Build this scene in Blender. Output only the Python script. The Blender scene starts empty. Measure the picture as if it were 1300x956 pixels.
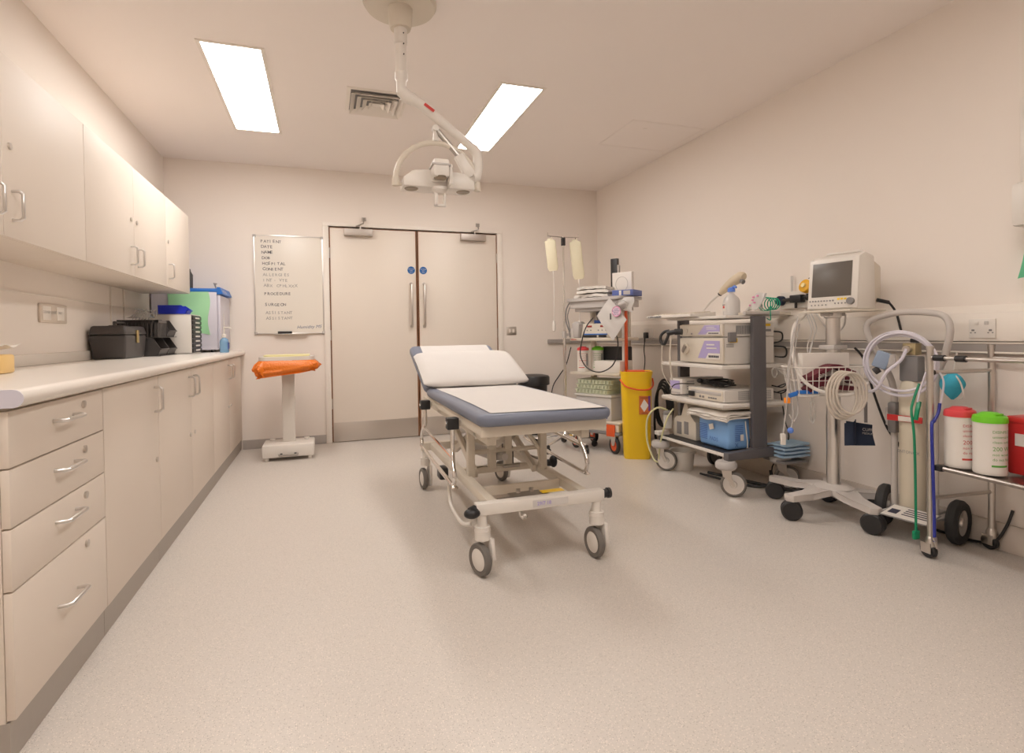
import bpy, bmesh, math, random
from mathutils import Vector, Matrix, Euler, noise
random.seed(7)
PI = math.pi
COL = bpy.context.scene.collection

# ------------------------------------------------------------------ materials
MATS = {}
def mat(name, col, rough=.5, metal=0, spec=.5, alpha=1, trans=0, emit=None, estr=0, nz=0, nscale=30, bump=0, bscale=60, coat=0):
    if name in MATS: return MATS[name]
    m = bpy.data.materials.new(name); m.use_nodes = True
    nt = m.node_tree; b = nt.nodes['Principled BSDF']
    b.inputs['Base Color'].default_value = (*col, 1)
    b.inputs['Roughness'].default_value = rough
    b.inputs['Metallic'].default_value = metal
    b.inputs['Specular IOR Level'].default_value = spec
    b.inputs['Alpha'].default_value = alpha
    b.inputs['Transmission Weight'].default_value = trans
    b.inputs['Coat Weight'].default_value = coat
    if emit: b.inputs['Emission Color'].default_value = (*emit, 1); b.inputs['Emission Strength'].default_value = estr
    tc = nt.nodes.new('ShaderNodeTexCoord')
    if nz:
        n = nt.nodes.new('ShaderNodeTexNoise'); n.inputs['Scale'].default_value = nscale; n.inputs['Detail'].default_value = 4
        r = nt.nodes.new('ShaderNodeMapRange'); r.inputs['To Min'].default_value = 1-nz; r.inputs['To Max'].default_value = 1+nz
        h = nt.nodes.new('ShaderNodeHueSaturation'); h.inputs['Color'].default_value = (*col, 1)
        nt.links.new(tc.outputs['Object'], n.inputs['Vector']); nt.links.new(n.outputs['Fac'], r.inputs['Value'])
        nt.links.new(r.outputs['Result'], h.inputs['Value']); nt.links.new(h.outputs['Color'], b.inputs['Base Color'])
    if bump:
        n = nt.nodes.new('ShaderNodeTexNoise'); n.inputs['Scale'].default_value = bscale; n.inputs['Detail'].default_value = 3
        u = nt.nodes.new('ShaderNodeBump'); u.inputs['Strength'].default_value = bump; u.inputs['Distance'].default_value = .01
        nt.links.new(tc.outputs['Object'], n.inputs['Vector']); nt.links.new(n.outputs['Fac'], u.inputs['Height'])
        nt.links.new(u.outputs['Normal'], b.inputs['Normal'])
    MATS[name] = m
    return m

WALL = mat('wall_paint', (.83,.765,.705), .75, nz=.012, nscale=2, bump=.03, bscale=300)
CEIL = mat('ceiling_paint', (.89,.83,.79), .85, nz=.01, nscale=2)
TRIM = mat('gloss_trim', (.82,.765,.70), .4)
LAMI = mat('laminate', (.75,.67,.59), .5, spec=.3, nz=.012, nscale=6)
WORK = mat('worktop_laminate', (.76,.71,.65), .25, nz=.02, nscale=120)
SKIRT = mat('skirting_vinyl', (.42,.38,.35), .5, nz=.04, nscale=60)
PLINTH = mat('plinth_vinyl', (.40,.36,.32), .5, nz=.03, nscale=60)
DOORM = mat('door_laminate', (.76,.685,.605), .42, nz=.012, nscale=4)
WOODE = mat('door_edge_wood', (.22,.09,.035), .5, nz=.15, nscale=20)
STEEL = mat('brushed_steel', (.62,.58,.54), .32, 1, bump=.02, bscale=200)
CHROME = mat('chrome', (.80,.78,.76), .10, 1)
ALU = mat('aluminium', (.72,.70,.68), .28, 1)
DSTEEL = mat('dull_steel', (.42,.39,.36), .35, .9)
WPL = mat('white_plastic', (.74,.70,.65), .35, nz=.01, nscale=20)
CREAM = mat('cream_enamel', (.66,.60,.51), .38, nz=.01, nscale=15)
LGREY = mat('light_grey_plastic', (.50,.47,.45), .4)
MGREY = mat('mid_grey_plastic', (.22,.21,.21), .45)
DGREY = mat('dark_grey_metal', (.115,.108,.115), .45, nz=.03, nscale=30)
BLACK = mat('black_plastic', (.018,.017,.018), .4)
RUBBER = mat('black_rubber', (.025,.024,.024), .65)
GRUB = mat('grey_rubber', (.16,.145,.13), .6)
VINYL = mat('blue_grey_vinyl', (.165,.185,.245), .42, bump=.08, bscale=250)
PAPER = mat('white_paper', (.62,.59,.565), .8, bump=.12, bscale=14)
CLOTHW = mat('white_cloth', (.70,.66,.61), .9, bump=.3, bscale=30)
ORANGE = mat('orange_film', (.78,.19,.012), .35, bump=.4, bscale=60)
YELLOW = mat('yellow_plastic', (.86,.56,.01), .32, nz=.02, nscale=6)
REDP = mat('red_plastic', (.55,.03,.03), .35)
REDO = mat('orange_red_plastic', (.72,.10,.02), .35)
PINKR = mat('coral_red_plastic', (.68,.06,.07), .35)
GREENP = mat('lime_green_plastic', (.16,.58,.02), .35)
DGREEN = mat('green_tube_plastic', (.0,.22,.10), .35)
BLUEP = mat('bright_blue_plastic', (.01,.03,.55), .4)
BLUET = mat('blue_panel_plastic', (.02,.16,.55), .4)
NAVY = mat('navy_fabric', (.012,.022,.05), .8, bump=.2, bscale=100)
NAVYT = mat('navy_tube_plastic', (.02,.03,.28), .4)
MAROON = mat('maroon_fabric', (.13,.018,.03), .8, bump=.3, bscale=80)
LBLUE = mat('pale_blue_nonwoven', (.40,.58,.76), .8, bump=.25, bscale=40)
PBLUE = mat('blue_film_pack', (.21,.41,.74), .35, bump=.25, bscale=25)
TEALM = mat('turquoise_mask_cloth', (.05,.42,.58), .75, bump=.3, bscale=60)
CAPB = mat('cap_blue_plastic', (.12,.25,.75), .35)
SIGNB = mat('sign_blue', (.01,.12,.38), .4)
MINT = mat('mint_film', (.38,.72,.42), .45)
APRON = mat('green_apron_film', (.12,.50,.28), .45)
INK = mat('ink_dark', (.035,.035,.06), .6)
INKG = mat('ink_faded', (.28,.27,.27), .6)
INKB = mat('ink_blue', (.04,.08,.30), .6)
INKR = mat('ink_red', (.55,.05,.04), .6)
INKL = mat('ink_lilac', (.42,.36,.62), .5)
INKP = mat('ink_pink', (.75,.25,.45), .5)
WB = mat('whiteboard_enamel', (.78,.73,.66), .16)
BINM = mat('charcoal_plastic', (.055,.048,.046), .45, nz=.05, nscale=20)
FRIDGE = mat('pale_lilac_enamel', (.62,.60,.68), .35)
SCREEN = mat('monitor_glass', (.12,.105,.09), .3)
GOLD = mat('yellow_dial', (.80,.42,.02), .4)
YGREEN = mat('yellowed_tube_plastic', (.62,.60,.34), .3)
CLEAR = mat('clear_plastic', (.86,.85,.82), .15, trans=.75, alpha=.55)
CLEARB = mat('clear_blue_gel', (.35,.62,.90), .15, trans=.6)
BAGM = mat('drip_fluid_bag', (.86,.80,.60), .25, trans=.25, bump=.2, bscale=20)
FROST = mat('frosted_plastic', (.80,.78,.76), .3, trans=.3, alpha=.85)
GLASSD = mat('lamp_lens', (.26,.21,.15), .15)
LEDR = mat('red_display', (.3,.02,.01), .3)
HOSE = mat('lilac_white_hose', (.66,.63,.70), .35)
HANDLEG = mat('warm_grey_enamel', (.54,.50,.47), .4)
EMIT = mat('light_diffuser', (.9,.9,.9), .5, emit=(1,.95,.90), estr=20.2)

def floor_mat():
    m = bpy.data.materials.new('speckled_vinyl'); m.use_nodes = True
    nt = m.node_tree; b = nt.nodes['Principled BSDF']; L = nt.links
    tc = nt.nodes.new('ShaderNodeTexCoord')
    base = (.59,.545,.50)
    def spots(scale, thr, w):
        v = nt.nodes.new('ShaderNodeTexVoronoi'); v.inputs['Scale'].default_value = scale
        L.new(tc.outputs['Object'], v.inputs['Vector'])
        lt = nt.nodes.new('ShaderNodeMapRange'); lt.inputs['From Min'].default_value = thr; lt.inputs['From Max'].default_value = thr*.6
        L.new(v.outputs['Distance'], lt.inputs['Value'])
        s = nt.nodes.new('ShaderNodeSeparateColor'); L.new(v.outputs['Color'], s.inputs['Color'])
        g = nt.nodes.new('ShaderNodeMath'); g.operation = 'GREATER_THAN'; g.inputs[1].default_value = w
        L.new(s.outputs['Red'], g.inputs[0])
        k = nt.nodes.new('ShaderNodeMath'); k.operation = 'MULTIPLY'; L.new(lt.outputs['Result'], k.inputs[0]); L.new(g.outputs[0], k.inputs[1])
        return k.outputs[0]
    def mix(fac, a, c):
        x = nt.nodes.new('ShaderNodeMix'); x.data_type = 'RGBA'
        L.new(fac, x.inputs[0])
        if isinstance(a, tuple): x.inputs[6].default_value = (*a, 1)
        else: L.new(a, x.inputs[6])
        x.inputs[7].default_value = (*c, 1)
        return x.outputs[2]
    n = nt.nodes.new('ShaderNodeTexNoise'); n.inputs['Scale'].default_value = 140; n.inputs['Detail'].default_value = 3
    L.new(tc.outputs['Object'], n.inputs['Vector'])
    c = mix(n.outputs['Fac'], (base[0]*1.06, base[1]*1.06, base[2]*1.06), (base[0]*.92, base[1]*.92, base[2]*.92))
    c = mix(spots(150, .30, .62), c, (.42,.38,.34))
    c = mix(spots(230, .33, .80), c, (.30,.27,.25))
    c = mix(spots(190, .36, .60), c, (.78,.70,.63))
    L.new(c, b.inputs['Base Color'])
    b.inputs['Roughness'].default_value = .38
    u = nt.nodes.new('ShaderNodeBump'); u.inputs['Strength'].default_value = .06; u.inputs['Distance'].default_value = .004
    L.new(n.outputs['Fac'], u.inputs['Height']); L.new(u.outputs['Normal'], b.inputs['Normal'])
    return m
FLOOR = floor_mat()

# ------------------------------------------------------------------ mesh kit
def catmull(pts, k=6, closed=False):
    P = [Vector(p) for p in pts]; n = len(P); out = []
    if n < 3: return P
    rng = range(n if closed else n-1)
    for i in rng:
        if closed: a,b,c,d = P[(i-1)%n],P[i],P[(i+1)%n],P[(i+2)%n]
        else: a,b,c,d = P[max(i-1,0)],P[i],P[i+1],P[min(i+2,n-1)]
        for j in range(k):
            t = j/k
            out.append(.5*((2*b)+(c-a)*t+(2*a-5*b+4*c-d)*t*t+(3*b-a-3*c+d)*t**3))
    if not closed: out.append(P[-1])
    return out

class M:
    def __init__(s): s.bm = bmesh.new(); s.k = 0
    def mark(s): s.k = len(s.bm.verts); return s
    def apply(s, mx):
        s.bm.verts.ensure_lookup_table()
        for v in s.bm.verts[s.k:]: v.co = mx @ v.co
        return s
    def box(s, x0, x1, y0, y1, z0, z1, b=0, seg=2, rot=None):
        if x0 > x1: x0,x1 = x1,x0
        if y0 > y1: y0,y1 = y1,y0
        if z0 > z1: z0,z1 = z1,z0
        c = Vector(((x0+x1)/2,(y0+y1)/2,(z0+z1)/2))
        t = bmesh.new(); bmesh.ops.create_cube(t, size=1)
        for v in t.verts: v.co = Vector((v.co.x*(x1-x0), v.co.y*(y1-y0), v.co.z*(z1-z0)))
        if b: bmesh.ops.bevel(t, geom=list(t.edges), offset=min(b, .49*min(x1-x0,y1-y0,z1-z0)), segments=seg, profile=.5, affect='EDGES')
        mx = Matrix.Translation(c) @ (Euler(rot).to_matrix().to_4x4() if rot else Matrix())
        return s._add(t, mx)
    def _add(s, t, mx=None):
        t.verts.index_update(); new = [s.bm.verts.new(mx @ v.co if mx else v.co) for v in t.verts]
        for f in t.faces:
            try: s.bm.faces.new([new[v.index] for v in f.verts])
            except ValueError: pass
        t.free(); return s
    def cyl(s, p0, p1, r, r2=None, n=16):
        return s.tube([p0, p1], r, n, radii=[r, r if r2 is None else r2])
    def tube(s, pts, r, n=8, closed=False, sm=0, radii=None):
        P = catmull(pts, sm, closed) if sm else [Vector(p) for p in pts]
        N = len(P); rings = []; up = None
        for i,p in enumerate(P):
            if closed: t = P[(i+1)%N]-P[(i-1)%N]
            elif i == 0: t = P[1]-P[0]
            elif i == N-1: t = P[-1]-P[-2]
            else: t = (P[i+1]-p).normalized()+(p-P[i-1]).normalized()
            if t.length < 1e-9: t = Vector((0,0,1))
            t.normalize()
            if up is None:
                up = Vector((0,0,1)) if abs(t.z) < .9 else Vector((1,0,0))
            up = (up - t*up.dot(t))
            if up.length < 1e-6: up = Vector((1,0,0)) - t*t.x
            up.normalize(); q = t.cross(up)
            R = r
            if radii:
                f = i/(N-1)*(len(radii)-1); a = int(f); bq = min(a+1,len(radii)-1); R = radii[a]*(1-(f-a))+radii[bq]*(f-a)
            sc = 1
            if 0 < i < N-1 and not closed:
                d = (P[i+1]-p).normalized().dot((p-P[i-1]).normalized()); sc = 1/max(.6, math.sqrt(max(0,(1+d)/2)))
            rings.append([s.bm.verts.new(p + (up*math.cos(a2)+q*math.sin(a2))*R*sc) for a2 in [2*PI*j/n for j in range(n)]])
        for i in range(N if closed else N-1):
            A,B = rings[i], rings[(i+1)%N]
            for j in range(n):
                try: s.bm.faces.new([A[j],A[(j+1)%n],B[(j+1)%n],B[j]])
                except ValueError: pass
        if not closed:
            s.bm.faces.new(rings[0][::-1]); s.bm.faces.new(rings[-1])
        return s
    def lathe(s, prof, c=(0,0,0), n=24, axis='Z', sx=1, sy=1):
        t = bmesh.new(); rings = []
        for r,z in prof:
            if r < 1e-6: rings.append([t.verts.new((0,0,z))])
            else: rings.append([t.verts.new((r*sx*math.cos(2*PI*j/n), r*sy*math.sin(2*PI*j/n), z)) for j in range(n)])
        for A,B in zip(rings, rings[1:]):
            for j in range(n):
                k = (j+1)%n
                if len(A) == 1 and len(B) == 1: continue
                if len(A) == 1: t.faces.new([A[0],B[k],B[j]][::-1])
                elif len(B) == 1: t.faces.new([A[j],A[k],B[0]])
                else: t.faces.new([A[j],A[k],B[k],B[j]])
        if tuple(prof[0]) != tuple(prof[-1]):
            if len(rings[0]) > 1: t.faces.new(rings[0][::-1])
            if len(rings[-1]) > 1: t.faces.new(rings[-1])
        else: bmesh.ops.remove_doubles(t, verts=t.verts, dist=1e-6)
        R = Matrix()
        if axis == 'X': R = Matrix.Rotation(PI/2,4,'Y')
        if axis == 'Y': R = Matrix.Rotation(-PI/2,4,'X')
        if isinstance(axis, Matrix): R = axis
        return s._add(t, Matrix.Translation(Vector(c)) @ R)
    def prism(s, poly, d, o=(0,0,0), u=(1,0,0), v=(0,1,0), b=0):
        o,u,v = Vector(o),Vector(u),Vector(v); w = u.cross(v).normalized()*d
        t = bmesh.new()
        A = [t.verts.new(o+u*a+v*c) for a,c in poly]; B = [t.verts.new(x.co+w) for x in A]
        t.faces.new(A[::-1]); t.faces.new(B)
        for i in range(len(A)):
            j = (i+1)%len(A); t.faces.new([A[i],A[j],B[j],B[i]])
        if b: bmesh.ops.bevel(t, geom=list(t.edges), offset=b, segments=2, profile=.5, affect='EDGES')
        return s._add(t)
    def slab(s, cx, cy, w, l, r, z0, h, e, n=6, k=5):
        t = bmesh.new(); rings = []
        lv = [(e*(1-math.sin(a)), e*(1-math.cos(a))) for a in [PI/2*i/k for i in range(k+1)]]
        prof = [(ins, z0+dz) for ins,dz in lv] + [(ins, z0+h-dz) for ins,dz in reversed(lv)]
        for ins,z in prof: rings.append([t.verts.new((x,y,z)) for x,y in rr(cx,cy,w-2*ins,l-2*ins,max(r-ins,.002),n)])
        m = len(rings[0])
        for A,B in zip(rings,rings[1:]):
            for i in range(m): t.faces.new([A[i],A[(i+1)%m],B[(i+1)%m],B[i]])
        t.faces.new(rings[0][::-1]); t.faces.new(rings[-1])
        return s._add(t)
    def surf(s, fn, nu, nv, th=0):
        G = [[Vector(fn(i/nu, j/nv)) for j in range(nv+1)] for i in range(nu+1)]
        def put(G, flip):
            V = [[s.bm.verts.new(p) for p in row] for row in G]
            for i in range(nu):
                for j in range(nv):
                    f = [V[i][j],V[i+1][j],V[i+1][j+1],V[i][j+1]]
                    s.bm.faces.new(f[::-1] if flip else f)
            return V
        A = put(G, False)
        if th:
            G2 = []
            for i in range(nu+1):
                row = []
                for j in range(nv+1):
                    du = G[min(i+1,nu)][j]-G[max(i-1,0)][j]; dv = G[i][min(j+1,nv)]-G[i][max(j-1,0)]
                    n = du.cross(dv)
                    n = n.normalized() if n.length > 1e-9 else Vector((0,0,1))
                    row.append(G[i][j]-n*th)
                G2.append(row)
            B = put(G2, True)
            edge = [(i,0) for i in range(nu+1)]+[(nu,j) for j in range(1,nv+1)]+[(i,nv) for i in range(nu-1,-1,-1)]+[(0,j) for j in range(nv-1,0,-1)]
            for q in range(len(edge)):
                a = edge[q]; c = edge[(q+1)%len(edge)]
                try: s.bm.faces.new([A[a[0]][a[1]],A[c[0]][c[1]],B[c[0]][c[1]],B[a[0]][a[1]]][::-1])
                except ValueError: pass
        return s
    def sph(s, c, r, sc=(1,1,1), n=16):
        t = bmesh.new(); bmesh.ops.create_uvsphere(t, u_segments=n, v_segments=max(6,n//2), radius=r)
        return s._add(t, Matrix.Translation(Vector(c)) @ Matrix.Diagonal((*sc,1)))
    def text(s, body, size, o, u, v, th=.0006, align='LEFT', bold=0, wx=1):
        cu = bpy.data.curves.new('txt','FONT'); cu.body = body; cu.size = size; cu.extrude = 0; cu.align_x = align; cu.resolution_u = 2; cu.offset = bold
        ob = bpy.data.objects.new('txt', cu); COL.objects.link(ob)
        bpy.context.view_layer.update()
        me = bpy.data.meshes.new_from_object(ob.evaluated_get(bpy.context.evaluated_depsgraph_get()))
        o,u,v = Vector(o),Vector(u).normalized(),Vector(v).normalized(); w = u.cross(v)
        t = bmesh.new(); t.from_mesh(me)
        for q in t.verts: q.co = o+u*q.co.x*wx+v*q.co.y+w*th
        s._add(t)
        bpy.data.objects.remove(ob); bpy.data.curves.remove(cu); bpy.data.meshes.remove(me)
        return s
    def build(s, name, m, parent=None, sharp=35, **tags):
        me = bpy.data.meshes.new(name)
        bmesh.ops.recalc_face_normals(s.bm, faces=s.bm.faces) if len(s.bm.faces) else None
        s.bm.to_mesh(me); s.bm.free()
        for p in me.polygons: p.use_smooth = True
        me.set_sharp_from_angle(angle=math.radians(sharp))
        me.materials.append(m)
        o = bpy.data.objects.new(name, me); COL.objects.link(o)
        if parent: o.parent = parent
        for k,v in tags.items(): o[k] = v
        return o

def thing(name, label, cat, loc=(0,0,0), rz=0, group=None):
    o = bpy.data.objects.new(name, None); COL.objects.link(o); o.empty_display_size = .05
    o.location = loc; o.rotation_euler = (0,0,rz); o['label'] = label; o['category'] = cat
    if group: o['group'] = group
    return o
def tag(o, label, cat, group=None, loc=None, rz=None):
    o['label'] = label; o['category'] = cat
    if group: o['group'] = group
    if loc is not None: o.location = loc
    if rz is not None: o.rotation_euler = (0,0,rz)
    return o
def struct(name, mm, m, parent=None): return mm.build(name, m, parent, kind='structure')
def dup(o, parent=None):
    c = o.copy(); COL.objects.link(c); c.parent = parent
    for ch in o.children: dup(ch, c)
    return c
def bx(*a, **k): return M().box(*a, **k)
def rr(cx, cy, w, h, r, n=5):
    out = []
    for sx,sy,a0 in ((1,1,0),(-1,1,90),(-1,-1,180),(1,-1,270)):
        for i in range(n+1):
            a = math.radians(a0+90*i/n); out.append((cx+sx*(w/2-r)+r*math.cos(a), cy+sy*(h/2-r)+r*math.sin(a)))
    return out

# ------------------------------------------------------------------ camera
cam = bpy.data.cameras.new('camera'); co = bpy.data.objects.new('camera', cam); COL.objects.link(co)
cam.sensor_width = 36; cam.lens = 696.1/1300*36; cam.shift_y = -44.5/1300; cam.clip_start = .02
co.matrix_world = Matrix(((0.946115,0.018346,-0.323312,0.000000),(-0.323507,0.008835,-0.946184,0.000000),(-0.014502,0.999793,0.014294,1.040000),(0,0,0,1)))
bpy.context.scene.camera = co

# ------------------------------------------------------------------ room shell
XL, XR, YF, YB, H = -1.327, 2.965, -1.7, 5.62, 2.65
struct('floor', bx(XL-.1, XR+.1, YF-.1, YB+.1, -.1, 0), FLOOR)
# ceiling with openings for the four recessed light panels
LIGHTS = [(-.61,-.31,3.37,4.69),(1.115,1.39,3.37,4.64),(-.61,-.31,.2,1.5),(1.115,1.39,.2,1.5)]
c = M()
xs = sorted({XL-.1, XR+.1, -.61,-.31,1.115,1.39}); ys = sorted({YF-.1, YB+.1, .2,1.5,3.37,4.64,4.69})
for i in range(len(xs)-1):
    for j in range(len(ys)-1):
        mx_, my_ = (xs[i]+xs[i+1])/2, (ys[j]+ys[j+1])/2
        if any(a<mx_<b and d<my_<e for a,b,d,e in LIGHTS): continue
        c.box(xs[i],xs[i+1],ys[j],ys[j+1],H,H+.12)
struct('ceiling', c, CEIL)
struct('wall_left', bx(XL-.1, XL, YF-.1, YB+.1, 0, H), WALL)
struct('wall_right', bx(XR, XR+.1, YF-.1, YB+.1, 0, H), WALL)
struct('wall_front', bx(XL, XR, YF-.1, YF, 0, H), WALL)
c = M()      # back wall with the double door opening
c.box(XL,.03,YB,YB+.1,0,H); c.box(1.79,XR,YB,YB+.1,0,H); c.box(.03,1.79,YB,YB+.1,2.13,H)
struct('wall_back', c, WALL)
c = M()      # door frame
for x0,x1 in ((.0,.055),(1.765,1.82)): c.box(x0,x1,YB-.018,YB+.06,0,2.1095,b=.003)
c.box(0,1.82,YB-.018,YB+.06,2.11,2.145,b=.003)
struct('trim_1', c, TRIM)
# skirtings
c = M(); c.box(-.735,-.001,YB-.014,YB,0,.085,b=.003); c.box(1.821,XR-.015,YB-.014,YB,0,.1,b=.003)
struct('baseboard_back', c, SKIRT)
struct('baseboard_right', bx(XR-.014,XR,YF,YB-.001,0,.13,b=.003), mat('skirting_paint_right',(.60,.53,.47),.45))
struct('baseboard_left', bx(XL,XL+.014,YF,1.64,0,.1,b=.003), SKIRT)

# double doors
def door(name, x0, x1, hinge_right, lbl):
    d = thing(name, lbl, 'door', ((x0+x1)/2, YB+.02, 0)); d['kind'] = 'structure'
    w = (x1-x0)/2
    bx(-w,w,-.02,.024,.006,2.10,b=.002).build('door_leaf', DOORM, d)
    s = 1 if not hinge_right else -1       # side of the meeting edge
    e = M(); e.box(s*w-s*.012,s*w,-.0225,.0,.006,2.10); e.box(-s*w,-s*w+s*.009,-.0225,0,.006,2.10)
    e.box(-w,w,-.0215,0,2.094,2.10)
    e.build('edge_lipping', WOODE, d)
    bx(-w+.012,w-.012,-.0225,-.019,.010,.195,b=.0008).build('kick_plate', STEEL, d)
    h = M(); hx = s*(w-.062)
    h.tube([(hx,-.02,1.13),(hx,-.062,1.13),(hx,-.075,1.15),(hx,-.075,1.54),(hx,-.062,1.56),(hx,-.02,1.56)], .0105, 12)
    for z in (1.13,1.56): h.cyl((hx,-.019,z),(hx,-.026,z),.018)
    h.build('pull_handle', STEEL, d)
    g = M(); g.lathe([(0,0),(.037,0),(.037,.002),(0,.002)], (s*(w-.058),-.0212,1.70), 28, 'Y')
    g.apply(Matrix())
    sg = M().cyl((s*(w-.058),-.0195,1.70),(s*(w-.058),-.0235,1.70),.038,n=28).build('fire_sign', SIGNB, d, label='round blue fire door sign with white lettering')
    t = M()
    for k,(tx,sz) in enumerate((('FIRE DOOR',.012),('KEEP',.012),('SHUT',.012))):
        t.text(tx, sz, (s*(w-.058),-.0237,1.708-.016*k), (1,0,0),(0,0,1), align='CENTER')
    t.build('lettering', WPL, sg)
    # closer with arm up to the frame
    cx = -s*(w-.275) if not hinge_right else s*-(w-.268)
    cl = M(); cl.box(cx-.135,cx+.135,-.075,-.02,2.02,2.088,b=.004)
    clo = cl.build('door_closer', mat('satin_steel',(.50,.45,.41),.5,.85), d)
    a = M(); a.cyl((cx+.02,-.05,2.085),(cx+.02,-.05,2.11),.012)
    a.tube([(cx-.02,-.05,2.112),(cx+.045,-.105,2.135)],.008,6); a.tube([(cx+.045,-.105,2.138),(cx+.055,-.036,2.20)],.007,6)
    a.box(cx+.035,cx+.075,-.045,-.039,2.17,2.205)
    a.build('closer_arm', DSTEEL, clo)
    for z in (.38,1.05,1.85):
        M().cyl((-s*w-s*.002,-.026,z-.05),(-s*w-s*.002,-.026,z+.05),.0075,n=10).build('hinge', STEEL, d)
    return d
door('door_1', .058, .905, False, 'left leaf of the cream double door, beside the whiteboard')
door('door_2', .912, 1.762, True, 'right leaf of the cream double door, behind the couch backrest')
t=M(); t.box(.03,1.79,YB+.09,YB+.1,0,2.13); struct('trim_2', t, WOODE)

# trunking and bumper rail round the right hand wall
t = M()
t.box(XR-.05,XR,YF,YB-.001,.972,1.108,b=.004); t.prism([(0,0),(.05,0),(.012,.035),(0,.035)],YB-YF-.002,(XR,YF+.001,1.107),(-1,0,0),(0,0,1))
struct('trim_3', t, TRIM)
t = M(); t.box(XR-.035,XR,YF,YB-.001,.912,.971,b=.006); t.box(2.335,XR-.051,YB-.03,YB,.925,.971,b=.006)
struct('trim_4', t, mat('bumper_rail_vinyl',(.36,.33,.31),.45))
t = M()
for z in (.915,.960): t.box(XR-.04,XR-.034,YF,YB-.002,z,z+.009,b=.002)
struct('trim_5', t, TRIM)
t = M()      # ceiling access hatch, only a thin joint
for a in ((2.245,2.9,3.65,3.656),(2.245,2.9,4.21,4.216),(2.245,2.251,3.65,4.216),(2.894,2.9,3.65,4.216)): t.box(a[0],a[1],a[2],a[3],H-.0025,H+.001)
t.box(2.256,2.889,3.661,4.205,H-.0015,H+.001)
t.box(2.42,2.445,3.78,3.80,H-.004,H)
struct('trim_6', t, CEIL)

# ceiling lights
names = ['long rectangular recessed ceiling light on the left, above the cabinets', 'long rectangular recessed ceiling light on the right, behind the surgical lamp arm',
 'recessed ceiling light near the camera on the left side', 'recessed ceiling light near the camera on the right side']
L0 = None
for i,(a,b,d,e) in enumerate(LIGHTS):
    o = thing('ceiling_light', names[i], 'ceiling light', ((a+b)/2,(d+e)/2,H), group='recessed ceiling lights')
    w,l = (b-a)/2,(e-d)/2
    f = M()
    for q in ((-w-.022,-w,-l-.022,l+.022),(w,w+.022,-l-.022,l+.022),(-w,w,-l-.022,-l),(-w,w,l,l+.022)): f.box(*q,-.006,.002,b=.002)
    f.box(-w-.02,w+.02,-l-.02,l+.02,.02,.03)
    f.build('frame', TRIM, o)
    bx(-w,w,-l,l,.002,.012).build('diffuser', EMIT, o)

# ceiling vent : four-way square diffuser
o = thing('ceiling_vent', 'square louvred air vent in the ceiling between the two lights', 'air vent', (.366,3.90,H))
f = M()
def ring(m, r0, r1, z0, z1):
    for k in range(4):
        a = PI/4+k*PI/2; b = a+PI/2; s2 = math.sqrt(2)
        A0 = Vector((math.cos(a)*r0*s2, math.sin(a)*r0*s2, z0)); B0 = Vector((math.cos(b)*r0*s2, math.sin(b)*r0*s2, z0))
        A1 = Vector((math.cos(a)*r1*s2, math.sin(a)*r1*s2, z1)); B1 = Vector((math.cos(b)*r1*s2, math.sin(b)*r1*s2, z1))
        up = Vector((0,0,.003)); t = bmesh.new(); V = [t.verts.new(q) for q in (A0,B0,B1,A1)]; U = [t.verts.new(q.co+up) for q in V]
        t.faces.new(V); t.faces.new(U[::-1])
        for i in range(4): t.faces.new([V[i],U[i],U[(i+1)%4],V[(i+1)%4]])
        m._add(t)
ring(f,.20,.174,-.002,-.006); f.build('frame', TRIM, o)
bx(-.178,.178,-.178,.178,-.002,-.0005).build('backing', MGREY, o)
for k in range(4):
    g = M(); r = .172-.040*k; ring(g, r, r-.030, -.034, -.008); g.build('louvre', TRIM, o)
bx(-.026,.026,-.026,.026,-.022,-.016).build('centre_plate', TRIM, o)

# ------------------------------------------------------------------ fitted furniture, left wall
FX = -.737     # base door faces
def d_handle(p, pts, r=.0055):
    return M().tube(pts, r, 10).build('handle', ALU, p)
def lock(p, x, y, z):
    l = M(); l.cyl((x-.002,y,z),(x+.006,y,z),.0115,n=20); l.build('lock', STEEL, p)
    return l
SEAM = .0022
def base_unit(y0, y1, lbl, fronts, drawers=None, group=None):
    o = thing('drawer_cabinet' if drawers else 'base_cabinet', lbl, 'cabinet', (XL, y0, 0), group=group)
    w = y1-y0; fx = FX-XL
    b = M(); b.box(.002,fx-.020,.0005,w-.0005,.1,.872); b.build('carcass', LAMI, o)
    bx(.002,fx-.012,.001,w-.001,0,.0995).build('plinth', PLINTH, o)
    if drawers:
        for i in range(len(drawers)-1):
            z1, z0 = drawers[i], drawers[i+1]
            f = bx(fx-.019,fx,SEAM,w-SEAM,z0+SEAM,z1-SEAM,b=.0015).build('drawer', LAMI, o)
            zc = z1-(.058 if i < 3 else .145); yc = w*.5
            M().tube([(fx-.001,yc-.065,zc),(fx+.022,yc-.065,zc),(fx+.032,yc-.056,zc),(fx+.032,yc+.056,zc),(fx+.022,yc+.065,zc),(fx-.001,yc+.065,zc)],.0058,10).build('handle', ALU, f)
            lock(f, fx, w-.165, z1-.034)
    else:
        for (a,c,hs) in fronts:
            f = bx(fx-.019,fx,a-y0+SEAM,c-y0-SEAM,.102,.868,b=.0015).build('door', LAMI, o)
            yh = (c-.062 if hs > 0 else a+.055)-y0
            M().tube([(fx-.001,yh,.71),(fx+.022,yh,.71),(fx+.032,yh,.719),(fx+.032,yh,.811),(fx+.022,yh,.82),(fx-.001,yh,.82)],.0058,10).build('handle', ALU, f)
            lock(f, fx, (c-.05 if hs > 0 else a+.06)-y0, .488)
    return o
base_unit(1.665, 2.272, 'four drawer base cabinet nearest the camera under the worktop', None, [.868,.724,.576,.420,.102])
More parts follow.
